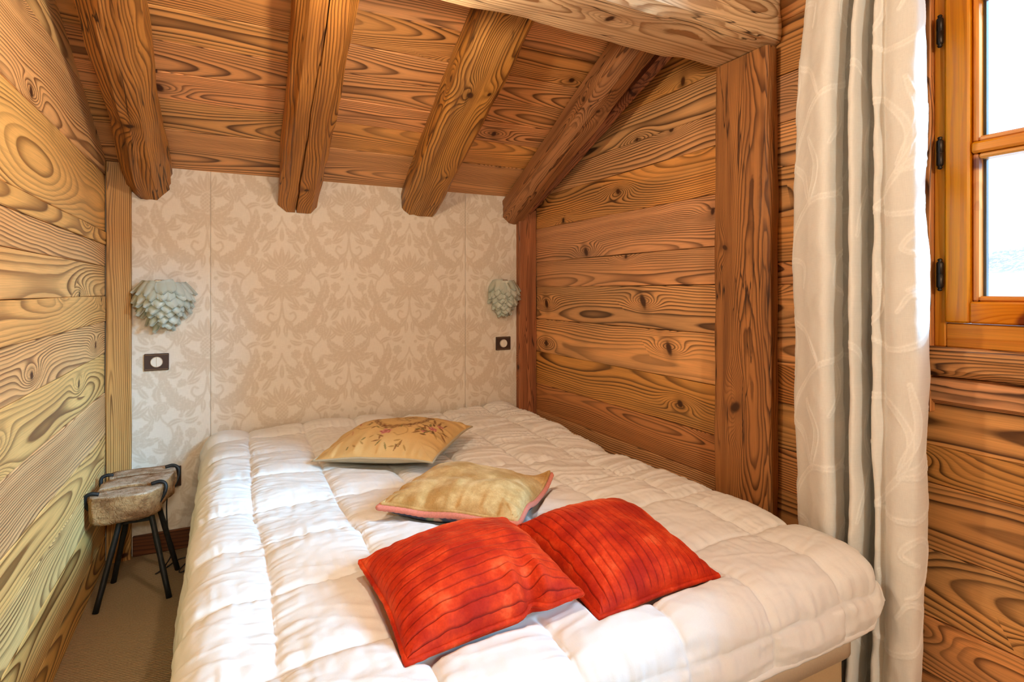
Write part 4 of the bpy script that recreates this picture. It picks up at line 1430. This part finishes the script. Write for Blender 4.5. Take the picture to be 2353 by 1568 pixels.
DUVET, DP = make_duvet()
_flat = DP.reshape(-1, 3)


def duvet_z(x, y):
    d = (_flat[:, 0] - x) ** 2 + (_flat[:, 1] - y) ** 2
    return float(_flat[np.argsort(d)[:40], 2].max())


# ================================================================ CUSHIONS
def cushion_grid(n, m, sx, sy, tt, tb, pinch=0.07, pw=0.55, seed=0, wr=0.004):
    a = np.linspace(-1, 1, n); b = np.linspace(-1, 1, m)
    # finer near the edges
    a = np.sin(a * PI / 2 * 0.92) / math.sin(PI / 2 * 0.92); b = np.sin(b * PI / 2 * 0.92) / math.sin(PI / 2 * 0.92)
    A, B = np.meshgrid(a, b, indexing='ij')
    X = sx / 2 * A * (1 - pinch * (1 - B ** 2) * np.abs(A) ** 3)
    Y = sy / 2 * B * (1 - pinch * (1 - A ** 2) * np.abs(B) ** 3)
    e = np.clip((1 - A ** 4) * (1 - B ** 4), 0, 1)
    prof = np.clip((1 - A ** 2) * (1 - B ** 2), 0, 1) ** pw
    lump = 1 + 0.13 * fbm(A * 1.3, B * 1.3, seed)
    near = np.exp(-(1 - np.maximum(np.abs(A), np.abs(B))) / 0.22)
    tang = np.where(np.abs(A) > np.abs(B), B, A)
    rad = near * (0.6 * vn(tang * 7, np.sign(A + B) * 3 + seed, seed + 1) + 0.4 * vn(tang * 15, np.sign(A - B) * 5, seed + 2)) * wr * np.clip((1 - np.maximum(np.abs(A), np.abs(B))) / 0.05, 0, 1)
    Zt = tt * prof * lump + rad + wr * 0.35 * fbm(A * 4, B * 4, seed + 5) * e
    Zb = -tb * np.clip(prof, 0, 1) ** 0.75
    return A, B, X, Y, Zt, Zb


def pose(o, loc, yaw, pitch=0.0, roll=0.0):
    o.location = loc
    o.rotation_euler = (Matrix.Rotation(yaw, 3, 'Z') @ Matrix.Rotation(pitch, 3, 'X') @ Matrix.Rotation(roll, 3, 'Y')).to_euler()


def outline(X, Y, n, m, Z=None):
    Z = np.zeros_like(X) if Z is None else Z
    P = [np.stack([X[:, 0], Y[:, 0], Z[:, 0]], -1), np.stack([X[-1, 1:], Y[-1, 1:], Z[-1, 1:]], -1),
         np.stack([X[-2::-1, -1], Y[-2::-1, -1], Z[-2::-1, -1]], -1), np.stack([X[0, -2:0:-1], Y[0, -2:0:-1], Z[0, -2:0:-1]], -1)]
    return np.vstack(P)


def resample(P, step):
    Q = np.vstack([P, P[:1]])
    d = np.r_[0, np.cumsum(np.linalg.norm(np.diff(Q, axis=0), axis=1))]
    n = int(d[-1] / step)
    t = np.linspace(0, d[-1], n, endpoint=False)
    return np.stack([np.interp(t, d, Q[:, k]) for k in range(3)], -1)


def edge_wave(A, B, seed, amp):
    """height of the seam line itself, so that the rim is not a flat plane"""
    return amp * fbm(A * 1.2 + 3, B * 1.2, seed, 2)


# velvet
def velvet(name, base, light, deep, attr=None):
    g = G(name)
    tc = g.n('ShaderNodeTexCoord').outputs['Object']
    lw = g.n('ShaderNodeLayerWeight', {'Blend': 0.35}).outputs['Facing']
    nz = g.noise(tc, 13.0, 4.0, 0.6)
    n2 = g.noise(tc, 260.0, 2.0)
    col = g.mix(g.sstep(nz, 0.36, 0.66), deep, base)
    col = g.mix(g.ma('MULTIPLY', g.sstep(nz, 0.56, 0.78), 0.55), col, light)
    if attr:
        gr = g.n('ShaderNodeAttribute', attribute_name=attr).outputs['Fac']
        col = g.mix(g.ma('MULTIPLY', gr, 0.85), col, tuple(v * 0.35 for v in deep))
    col = g.n('ShaderNodeHueSaturation', {'Value': g.ma('MULTIPLY_ADD', n2, 0.4, 0.8), 'Color': col}).outputs[0]
    g.bsdf(col, 0.75, n2, 0.35, 0.0015, **{'Sheen Weight': 0.35, 'Sheen Roughness': 0.35, 'Sheen Tint': (*light, 1), 'Specular IOR Level': 0.15})
    return g.m


M['red_velvet'] = velvet('red_orange_velvet', (0.64, 0.042, 0.006), (0.90, 0.22, 0.07), (0.36, 0.013, 0.003), 'groove')  # second tone paints the bright highlights of the pile as pale patches


def red_cushion(label, along, loc, yaw, pitch, roll, sx, sy, seed, dent=None):
    t = thing('throw_cushion', label, 'cushion', (0, 0, 0), 0, 'red velvet cushions')
    pose(t, loc, yaw, pitch, roll)
    n, m = (110, 260) if along == 'x' else (260, 110)
    A, B, X, Y, Zt, Zb = cushion_grid(n, m, sx, sy, 0.084, 0.036, 0.05, 0.42, seed, 0.008)
    Ew = edge_wave(A, B, seed + 3, 0.007)
    if dent is not None:
        da = np.exp(-((A - dent[0]) / 0.10) ** 2) * np.exp(-np.clip(B - dent[1], 0, 9) / 0.28)
        Zt = Zt - 0.030 * da * np.clip((B + 1) / 0.05, 0, 1)
        Y = Y + 0.020 * da * np.exp(-(B + 1) / 0.25)
        Zt = Zt + 0.012 * np.exp(-((np.abs(A - dent[0]) - 0.17) / 0.09) ** 2) * np.exp(-((B + 0.75) / 0.2) ** 2)
    cor = (B if along == 'x' else A) * 0.5 * (sy if along == 'x' else sx)
    ph = cor / 0.0185 + 0.06 * fbm(A * 2, B * 2, seed + 8) + 0.25
    fq = np.abs(ph - np.round(ph))
    groove = np.exp(-(fq / 0.052) ** 2)
    rib = 0.0032 * (np.cos(fq * PI)) * 0 - 0.0030 * groove
    fade = np.clip((1 - np.maximum(np.abs(A), np.abs(B))) / 0.03, 0, 1)
    Zt = Zt + rib * fade
    Z1 = Zt + Ew
    o = mk('front_panel', np.stack([X, Y, Z1], -1).reshape(-1, 3), grid_faces(n, m), M['red_velvet'], t, True)
    attr_val(o, 'groove', (groove * fade).ravel())
    st_ = 3
    sl = (slice(None, None, st_), slice(None, None, st_))
    ia = np.unique(np.r_[np.arange(0, n, 3), n - 1]); ib = np.unique(np.r_[np.arange(0, m, 3), m - 1])
    ix = np.ix_(ia, ib)
    mk('back_panel', np.stack([X, Y, Zb + Ew], -1)[ix].reshape(-1, 3), grid_faces(len(ia), len(ib))[:, ::-1], M['red_velvet'], t, True)
    P = resample(outline(X, Y, n, m, Ew), 0.0045)
    tube('piping', P, 0.0058 + 0.0009 * vn(np.arange(len(P)) * 0.8, np.zeros(len(P)), seed), M['red_velvet'], t, 8, close=True)
    return t


z_r = 0.545
red_cushion('red-orange ribbed velvet cushion with crosswise ribs and a pinched front edge, left of its twin', 'x', *CUSHIONS[0][:6], 5, dent=(0.42, -1.0))
red_cushion('red-orange ribbed velvet cushion with lengthwise ribs, nearer the curtain', 'y', *CUSHIONS[1][:6], 9)


# ---- gold velvet cushion with pink rope edging, floral back
M['gold_velvet'] = velvet('gold_velvet', (0.60, 0.41, 0.18), (0.74, 0.58, 0.34), (0.40, 0.225, 0.07))
M['rope'] = plain('pink_rope', (0.62, 0.21, 0.15), 0.8, 300, 0.25)


def floral_dark():
    g = G('navy_floral_weave')
    tc = g.n('ShaderNodeTexCoord').outputs['Object']
    v = g.n('ShaderNodeTexVoronoi', {'Vector': tc, 'Scale': 26.0, 'Randomness': 1.0})
    nz = g.noise(tc, 40.0, 3.0)
    f = g.sstep(g.ma('ADD', v.outputs['Distance'], g.ma('MULTIPLY', nz, 0.4)), 0.45, 0.7)
    petals = g.ramp(g.n('ShaderNodeSeparateColor', {0: v.outputs['Color']}).outputs[0], [(0.0, (0.45, 0.14, 0.11)), (0.4, (0.50, 0.42, 0.26)), (0.7, (0.18, 0.22, 0.14)), (1.0, (0.35, 0.30, 0.22))])
    g.bsdf(g.mix(f, petals, (0.035, 0.045, 0.075)), 0.9, nz, 0.2)
    return g.m


M['floral_back'] = floral_dark()
t = thing('throw_cushion', 'plain gold velvet cushion with twisted pink rope edging, behind the red cushions', 'cushion')
pose(t, *CUSHIONS[2][:4])
n = m = 120
A, B, X, Y, Zt, Zb = cushion_grid(n, m, 0.396, 0.375, 0.070, 0.036, 0.06, 0.46, 13, 0.012)
Ew = edge_wave(A, B, 15, 0.012) + 0.030 * np.clip(A * 0 + B, 0, 1) ** 4 * np.clip(A, 0, 1) ** 4
fp = mk('front_panel', np.stack([X * 0.985, Y * 0.985, Zt + Ew + 0.004], -1).reshape(-1, 3), grid_faces(n, m), M['gold_velvet'], t, True)
mk('back_panel', np.stack([X * 0.985, Y * 0.985, Zb + Ew - 0.004], -1).reshape(-1, 3), grid_faces(n, m)[:, ::-1], M['floral_back'], t, True)
P = resample(outline(X, Y, n, m, Ew), 0.0022)
tube('rope_trim', P, 0.0072, M['rope'], t, 12, close=True, twist=lambda i, th: 1 + 0.16 * np.abs(np.sin(1.5 * th + i * 0.42)))
Pz = resample(outline(X * 0.965, Y * 0.965, n, m, Ew + 0.0085), 0.004)
tube('flange', Pz, 0.0058, M['gold_velvet'], t, 8, close=True)


# ---- embroidered cushion
def floral_colors(A, B):
    base = np.array([0.63, 0.43, 0.185]); C = np.ones(A.shape + (3,)) * base
    C *= (1 + 0.10 * fbm(A * 3, B * 3, 31))[..., None]
    def paint(mask, col, k=1.0):
        mask = np.clip(mask * k, 0, 1)[..., None]
        C[:] = C * (1 - mask) + np.array(col) * mask
    brown, dk, rose, pink, green, ochre = (0.22, 0.095, 0.035), (0.13, 0.05, 0.02), (0.42, 0.09, 0.085), (0.58, 0.25, 0.21), (0.20, 0.17, 0.06), (0.36, 0.22, 0.07)
    nz = vn(A * 60, B * 60, 33)
    # oval wreath
    cx, cy = 0.02, 0.20
    e = np.hypot((A - cx) / 0.42, (B - cy) / 0.50)
    th = np.arctan2(B - cy, A - cx)
    paint(np.exp(-((e - 1 + 0.025 * np.sin(th * 26)) / 0.060) ** 2) * (0.85 + 0.30 * nz), brown, 1.15)
    paint(np.exp(-((e - 1.09 + 0.02 * np.sin(th * 31 + 1)) / 0.035) ** 2) * (0.7 + 0.5 * nz), dk, 1.0)
    paint(np.exp(-((e - 0.90) / 0.015) ** 2), ochre, 0.8)
    def stroke(pts, w, col, k=0.9):
        P = catmull(np.array(pts), 14)
        d = np.full(A.shape, 9.0)
        for p in P:
            d = np.minimum(d, np.hypot(A - p[0], B - p[1]))
        paint(np.clip((w - d) / 0.012 + 0.5, 0, 1) * (0.75 + 0.25 * nz), col, k)
    def rose_at(x, y, r, col=rose):
        d = np.hypot(A - x, B - y); t_ = np.arctan2(B - y, A - x)
        rr = r * (0.85 + 0.15 * np.cos(t_ * 5 + d * 30))
        paint(np.clip((rr - d) / 0.02, 0, 1), pink)
        paint(np.clip((rr - d) / 0.02, 0, 1) * (np.sin(d / r * 11 + t_ * 2) > 0.1), col, 0.9)
    def leaf(x, y, a, L, w, col):
        dx, dy = A - x, B - y
        u = (dx * math.cos(a) + dy * math.sin(a)) / L; v = (-dx * math.sin(a) + dy * math.cos(a)) / w
        paint(np.clip((1 - np.abs(v) / np.clip(np.sin(np.clip(u, 0, 1) * PI), 0.02, 1)) * 2.5, 0, 1) * (u > 0) * (u < 1), col, 0.9)
    # scrolls and roses around
    stroke([(-0.05, -0.42), (0.10, -0.30), (0.30, -0.33), (0.38, -0.48), (0.28, -0.60), (0.18, -0.55)], 0.010, ochre)
    stroke([(-0.62, -0.30), (-0.45, -0.40), (-0.25, -0.36), (-0.05, -0.42)], 0.010, ochre)
    stroke([(-0.80, -0.62), (-0.70, -0.55), (-0.62, -0.42), (-0.55, -0.55)], 0.008, rose)
    rose_at(0.02, -0.50, 0.115)
    rose_at(0.68, -0.10, 0.09, (0.36, 0.07, 0.07)); rose_at(0.74, 0.10, 0.075); rose_at(0.62, -0.32, 0.07); rose_at(-0.74, 0.12, 0.09); rose_at(-0.62, 0.62, 0.09); rose_at(0.62, 0.68, 0.09)
    rr = random.Random(4)
    for k in range(34):
        x, y = 0.62 + rr.uniform(-0.18, 0.22), rr.uniform(-0.45, 0.35)
        leaf(x, y, rr.uniform(0, 6.28), rr.uniform(0.10, 0.20), rr.uniform(0.015, 0.030), rr.choice([brown, green, dk, ochre]))
    for k in range(26):
        x, y = -0.66 + rr.uniform(-0.16, 0.16), rr.uniform(-0.2, 0.7)
        leaf(x, y, rr.uniform(0, 6.28), rr.uniform(0.08, 0.18), rr.uniform(0.013, 0.028), rr.choice([brown, green, dk, rose]))
    for k in range(18):
        leaf(rr.uniform(-0.5, 0.5), rr.uniform(-0.88, -0.62), rr.uniform(0, 6.28), rr.uniform(0.08, 0.16), 0.018, rr.choice([brown, green, ochre]))
    for k in range(26):
        a = rr.uniform(0, 6.28)
        leaf(cx + 0.50 * math.cos(a), cy + 0.60 * math.sin(a), rr.uniform(0, 6.28), 0.12, 0.018, rr.choice([brown, green, dk]))
    for k in range(30):   # bouquet within the wreath
        leaf(cx + rr.uniform(-0.2, 0.2), cy + rr.uniform(-0.2, 0.2), rr.uniform(0, 6.28), 0.12, 0.02, rr.choice([brown, ochre, ochre, green]))
    return C


M['embroidered'] = cloth('embroidered_silk', (0.6, 0.42, 0.2), 0.6, 700, 0.10, 0.35, attr='embroidery', wr=0.6)
M['sage_cloth'] = cloth('sage_beige_back', (0.47, 0.42, 0.30), 0.85, 900, 0.06, 0.2)
t = thing('throw_cushion', 'gold cushion embroidered with an oval wreath and roses, nearest the wallpapered wall', 'cushion')
pose(t, *CUSHIONS[3][:4])
n = m = 210
A, B, X, Y, Zt, Zb = cushion_grid(n, m, 0.455, 0.465, 0.078, 0.050, 0.05, 0.62, 23, 0.012)
Ew = edge_wave(A, B, 25, 0.008) - 0.010 * (np.abs(A * B)) ** 3
fp = mk('front_panel', np.stack([X, Y, Zt + Ew], -1).reshape(-1, 3), grid_faces(n, m), M['embroidered'], t, True)
attr_col(fp, 'embroidery', floral_colors(A, B).reshape(-1, 3))
ia = np.unique(np.r_[np.arange(0, n, 3), n - 1]); ix = np.ix_(ia, ia)
mk('back_panel', np.stack([X, Y, Zb + Ew], -1)[ix].reshape(-1, 3), grid_faces(len(ia), len(ia))[:, ::-1], M['sage_cloth'], t, True)
P = resample(outline(X, Y, n, m, Ew), 0.006)
tube('piping', P, 0.0036, M['sage_cloth'], t, 8, close=True)


# ================================================================ CURTAIN
def curtain_mat():
    g = G('embroidered_linen')
    a = g.n('ShaderNodeAttribute', attribute_name='stitch').outputs['Fac']
    tc = g.n('ShaderNodeTexCoord').outputs['Object']
    sp = g.n('ShaderNodeSeparateXYZ', {0: tc})
    w1 = g.noise(g.xyz(g.ma('MULTIPLY', sp.outputs[1], 700.0), g.ma('MULTIPLY', sp.outputs[0], 700.0), g.ma('MULTIPLY', sp.outputs[2], 60.0)), 1.0, 1.0)
    w2 = g.noise(g.xyz(g.ma('MULTIPLY', sp.outputs[1], 60.0), 0.0, g.ma('MULTIPLY', sp.outputs[2], 800.0)), 1.0, 1.0)
    w = g.ma('MULTIPLY', g.ma('ADD', w1, w2), 0.5)
    col = g.mix(a, (0.79, 0.785, 0.76), (0.92, 0.92, 0.90))
    col = g.n('ShaderNodeHueSaturation', {'Value': g.ma('MULTIPLY_ADD', w, 0.24, 0.88), 'Color': col}).outputs[0]
    b = g.n('ShaderNodeBsdfPrincipled', {'Base Color': col, 'Roughness': 0.65, 'Sheen Weight': 0.15, 'Specular IOR Level': 0.3})
    bn = g.n('ShaderNodeBump', {'Strength': 0.25, 'Distance': 0.0015, 'Height': w})
    g.t.links.new(bn.outputs[0], b.inputs['Normal'])
    tl = g.n('ShaderNodeBsdfTranslucent', {'Color': col})
    mx = g.n('ShaderNodeMixShader', {0: 0.02, 1: b.outputs[0], 2: tl.outputs[0]})
    g.t.links.new(mx.outputs[0], g.out.inputs[0])
    return g.m


M['curtain'] = curtain_mat()


def make_curtain():
    ztop, zbot = 2.165, 0.012
    # plan of the folds: (y, distance from wall)
    C0 = np.array([(1.060, .060), (1.072, .085), (1.055, .112), (1.020, .128), (0.985, .150), (0.950, .165), (0.932, .156), (0.930, .130), (0.940, .085), (0.985, .038), (0.955, .014), (0.915, .022), (0.900, .060),
                   (0.884, .110), (0.881, .150), (0.872, .163), (0.864, .156), (0.862, .130), (0.872, .085), (0.892, .040), (0.872, .012), (0.846, .035), (0.826, .110), (0.822, .146), (0.812, .150), (0.800, .134),
                   (0.788, .150), (0.768, .160), (0.745, .158), (0.724, .146), (0.722, .118), (0.732, .085), (0.750, .055)])
    P = catmull(C0, 14)
    d = np.r_[0, np.cumsum(np.hypot(*np.diff(P, axis=0).T))]
    ns, nz = 560, 640
    tt = np.linspace(0, d[-1], ns)
    py = np.interp(tt, d, P[:, 0]); pw = np.interp(tt, d, P[:, 1])
    Z = np.linspace(zbot, ztop, nz)
    T, ZZ = np.meshgrid(tt, Z, indexing='ij')
    f = (ZZ - zbot) / (ztop - zbot)
    amp = 0.62 + 0.38 * np.clip((ztop - ZZ) / 0.55, 0, 1)              # flatter at the pleated heading
    amp = amp * (1 + 0.10 * vn(ZZ * 2.1, ZZ * 0, 41))
    yc = 0.875
    # folds drift sideways with height
    drift = 0.010 * vn(ZZ * 1.3, T * 1.2, 42) + 0.004 * vn(ZZ * 5, T * 9, 43) + 0.0022 * vn(ZZ * 14, T * 24, 44)
    squeeze = 0.985 - 0.20 * np.clip((f - 0.62) / 0.38, 0, 1) ** 1.4 - 0.03 * np.clip((0.25 - f) / 0.25, 0, 1)
    Yc = yc + (py[:, None] - yc) * squeeze + drift
    Wc = 0.035 + (pw[:, None] - 0.035) * 0.96 * amp + 0.006 * vn(ZZ * 2.3, T * 4, 45) + 0.0035 * vn(ZZ * 11, T * 14, 46) + 0.0014 * vn(ZZ * 34, T * 40, 47)
    # lower part swings: left folds lean to the bed
    lean = np.clip((0.75 - ZZ) / 0.75, 0, 1)
    Yc = Yc - 0.020 * lean * (py[:, None] - 0.8) / 0.25
    # embroidery in cloth coordinates
    S = np.zeros_like(T)
    us = T; pu, pv = 0.62, 0.72
    def draw(pts, w, h=1.0, double=True):
        w = w * 0.72
        C = catmull(np.array(pts, float), 12)
        seg = C[:, :]
        for oy in np.arange(-1, 5) * pv:
            for oxx in np.arange(-1, 4) * pu:
                oz = oy + (0.5 * pv if int(round(oxx / pu)) % 2 else 0.0)
                lo = seg.min(0) + (oxx, oz) - 0.03; hi = seg.max(0) + (oxx, oz) + 0.03
                i0, i1 = np.searchsorted(tt, lo[0]), np.searchsorted(tt, hi[0])
                j0, j1 = np.searchsorted(Z, lo[1]), np.searchsorted(Z, hi[1])
                if i1 <= i0 or j1 <= j0:
                    continue
                Tx, Zx = T[i0:i1, j0:j1], ZZ[i0:i1, j0:j1]
                dd = np.full(Tx.shape, 9.0); qq = np.zeros(Tx.shape)
                for k in range(len(seg)):
                    e = np.hypot(Tx - seg[k, 0] - oxx, Zx - seg[k, 1] - oz)
                    mm = e < dd
                    dd[mm] = e[mm]; qq[mm] = k / (len(seg) - 1)
                ww = w * (0.35 + 0.65 * np.sin(np.clip(qq, 0.02, 0.98) * PI) ** 0.6)
                body = np.clip((ww - dd) / 0.002 + 0.5, 0, 1)
                rim = np.exp(-((dd - ww) / 0.0020) ** 2)
                val = np.maximum(body * 0.40, rim) * h
                S[i0:i1, j0:j1] = np.maximum(S[i0:i1, j0:j1], val)
    draw([(.05, .00), (.09, .10), (.17, .18), (.28, .22), (.36, .30), (.38, .40), (.32, .48), (.24, .47), (.22, .40), (.27, .37)], .010)
    draw([(.17, .18), (.12, .26), (.05, .30), (.01, .38), (.05, .46), (.11, .45), (.11, .39)], .009)
    draw([(.28, .22), (.38, .20), (.47, .24), (.52, .32), (.48, .38), (.43, .35)], .009)
    draw([(.05, .46), (.07, .55), (.14, .62), (.24, .64), (.30, .70), (.29, .78)], .009)
    draw([(.24, .64), (.34, .60), (.42, .63), (.44, .70), (.39, .73), (.36, .69)], .009)
    draw([(.36, .30), (.44, .36), (.47, .46)], .014); draw([(.36, .32), (.40, .42), (.38, .52)], .013); draw([(.36, .30), (.47, .33), (.54, .41)], .011)
    draw([(.05, .30), (.00, .24), (-.03, .16)], .012); draw([(.05, .30), (.06, .22), (.04, .14)], .010)
    draw([(.14, .62), (.10, .70), (.04, .74)], .013); draw([(.14, .62), (.16, .72), (.12, .80)], .012)
    draw([(.47, .24), (.53, .18), (.54, .10)], .012); draw([(.47, .24), (.58, .24), (.64, .18)], .011); draw([(.22, .20), (.24, .12), (.20, .05)], .011)
    draw([(.38, .02), (.44, .06), (.46, .13), (.41, .16), (.37, .12), (.41, .10)], .008)
    Pn = np.stack([XR - Wc, Yc, ZZ], -1)
    dT = np.gradient(Pn, axis=0); dZ = np.gradient(Pn, axis=1)
    N = np.cross(dT, dZ); N /= np.linalg.norm(N, axis=-1)[..., None] + 1e-12
    Pn2 = Pn + N * (0.0016 * S)[..., None] * np.sign(-(N[..., 0:1]).mean() + 1e-9)
    o = mk('curtain', Pn2.reshape(-1, 3), grid_faces(ns, nz), M['curtain'], None, True)
    md = o.modifiers.new('thickness', 'SOLIDIFY'); md.thickness = 0.0012; md.offset = 0
    attr_val(o, 'stitch', S.ravel())
    tag(o, 'long beige linen curtain with white embroidered scrolls, drawn beside the window', 'curtain')
    return o


make_curtain()
rod = thing('curtain_rod', 'iron curtain rod above the window wall', 'curtain rod', (XR, 0.45, 2.19))
tube('pole', [(-0.085, -0.95, 0), (-0.085, 0.68, 0)], 0.011, M['iron'], rod, 12)
for yy in (-0.85, 0.60):
    box('bracket', -0.10, 0.0, yy - 0.008, yy + 0.008, -0.022, 0.012, M['iron'], rod, 0.002)


# ================================================================ ADDED FILL LIGHTS, out of view: globe behind the camera, bulb under the beam
def pendant(x, y, z):  # added globe that warms and lifts the shade in the alcove
    g = G('fill_globe_glow')
    em = g.n('ShaderNodeEmission', {'Color': (1.0, 0.98, 0.82, 1), 'Strength': 175.0})
    g.t.links.new(em.outputs[0], g.out.inputs[0])
    t = thing('added_fill_globe', 'added fill light shaped as a globe hanging from the roof ridge', 'lamp', (x, y, z))
    V, F = lathe_vf([(0.13 * math.sin(a), -0.13 * math.cos(a)) for a in np.linspace(0.02, PI - 0.02, 18)], 28)
    fix_normals(mk('globe', V, F, g.m, t, True))
    tube('cord', [(0, 0, 0.12), (0, 0, ceil_z(y) - z)], 0.004, M['black'], t, 8)
    V, F = lathe_vf([(0.045, 0.115), (0.045, 0.15), (0.012, 0.175)], 20)
    fix_normals(mk('cap', V, F, M['iron'], t, True))


pendant(0.05, -1.75, 1.98)


def added_fill_bulb(x, y, z):  # unseen bulb added to brighten the shaded bed, walls and ceiling
    g = G('fill_bulb_glow')
    em = g.n('ShaderNodeEmission', {'Color': (1.0, 0.81, 0.58, 1), 'Strength': 545.0})
    g.t.links.new(em.outputs[0], g.out.inputs[0])
    t = thing('added_fill_bulb', 'added fill light shaped as a small bulb under the pale cross beam', 'lamp', (x, y, z))
    V, F = lathe_vf([(0.034 * math.sin(a), -0.034 * math.cos(a)) for a in np.linspace(0.02, PI - 0.02, 14)], 20)
    fix_normals(mk('bulb', V, F, g.m, t, True))
    V, F = lathe_vf([(0.020, 0.028), (0.020, 0.046), (0.032, 0.048), (0.032, 0.056)], 20)
    fix_normals(mk('socket', V, F, M['iron'], t, True))


added_fill_bulb(0.33, 1.225, 1.812)
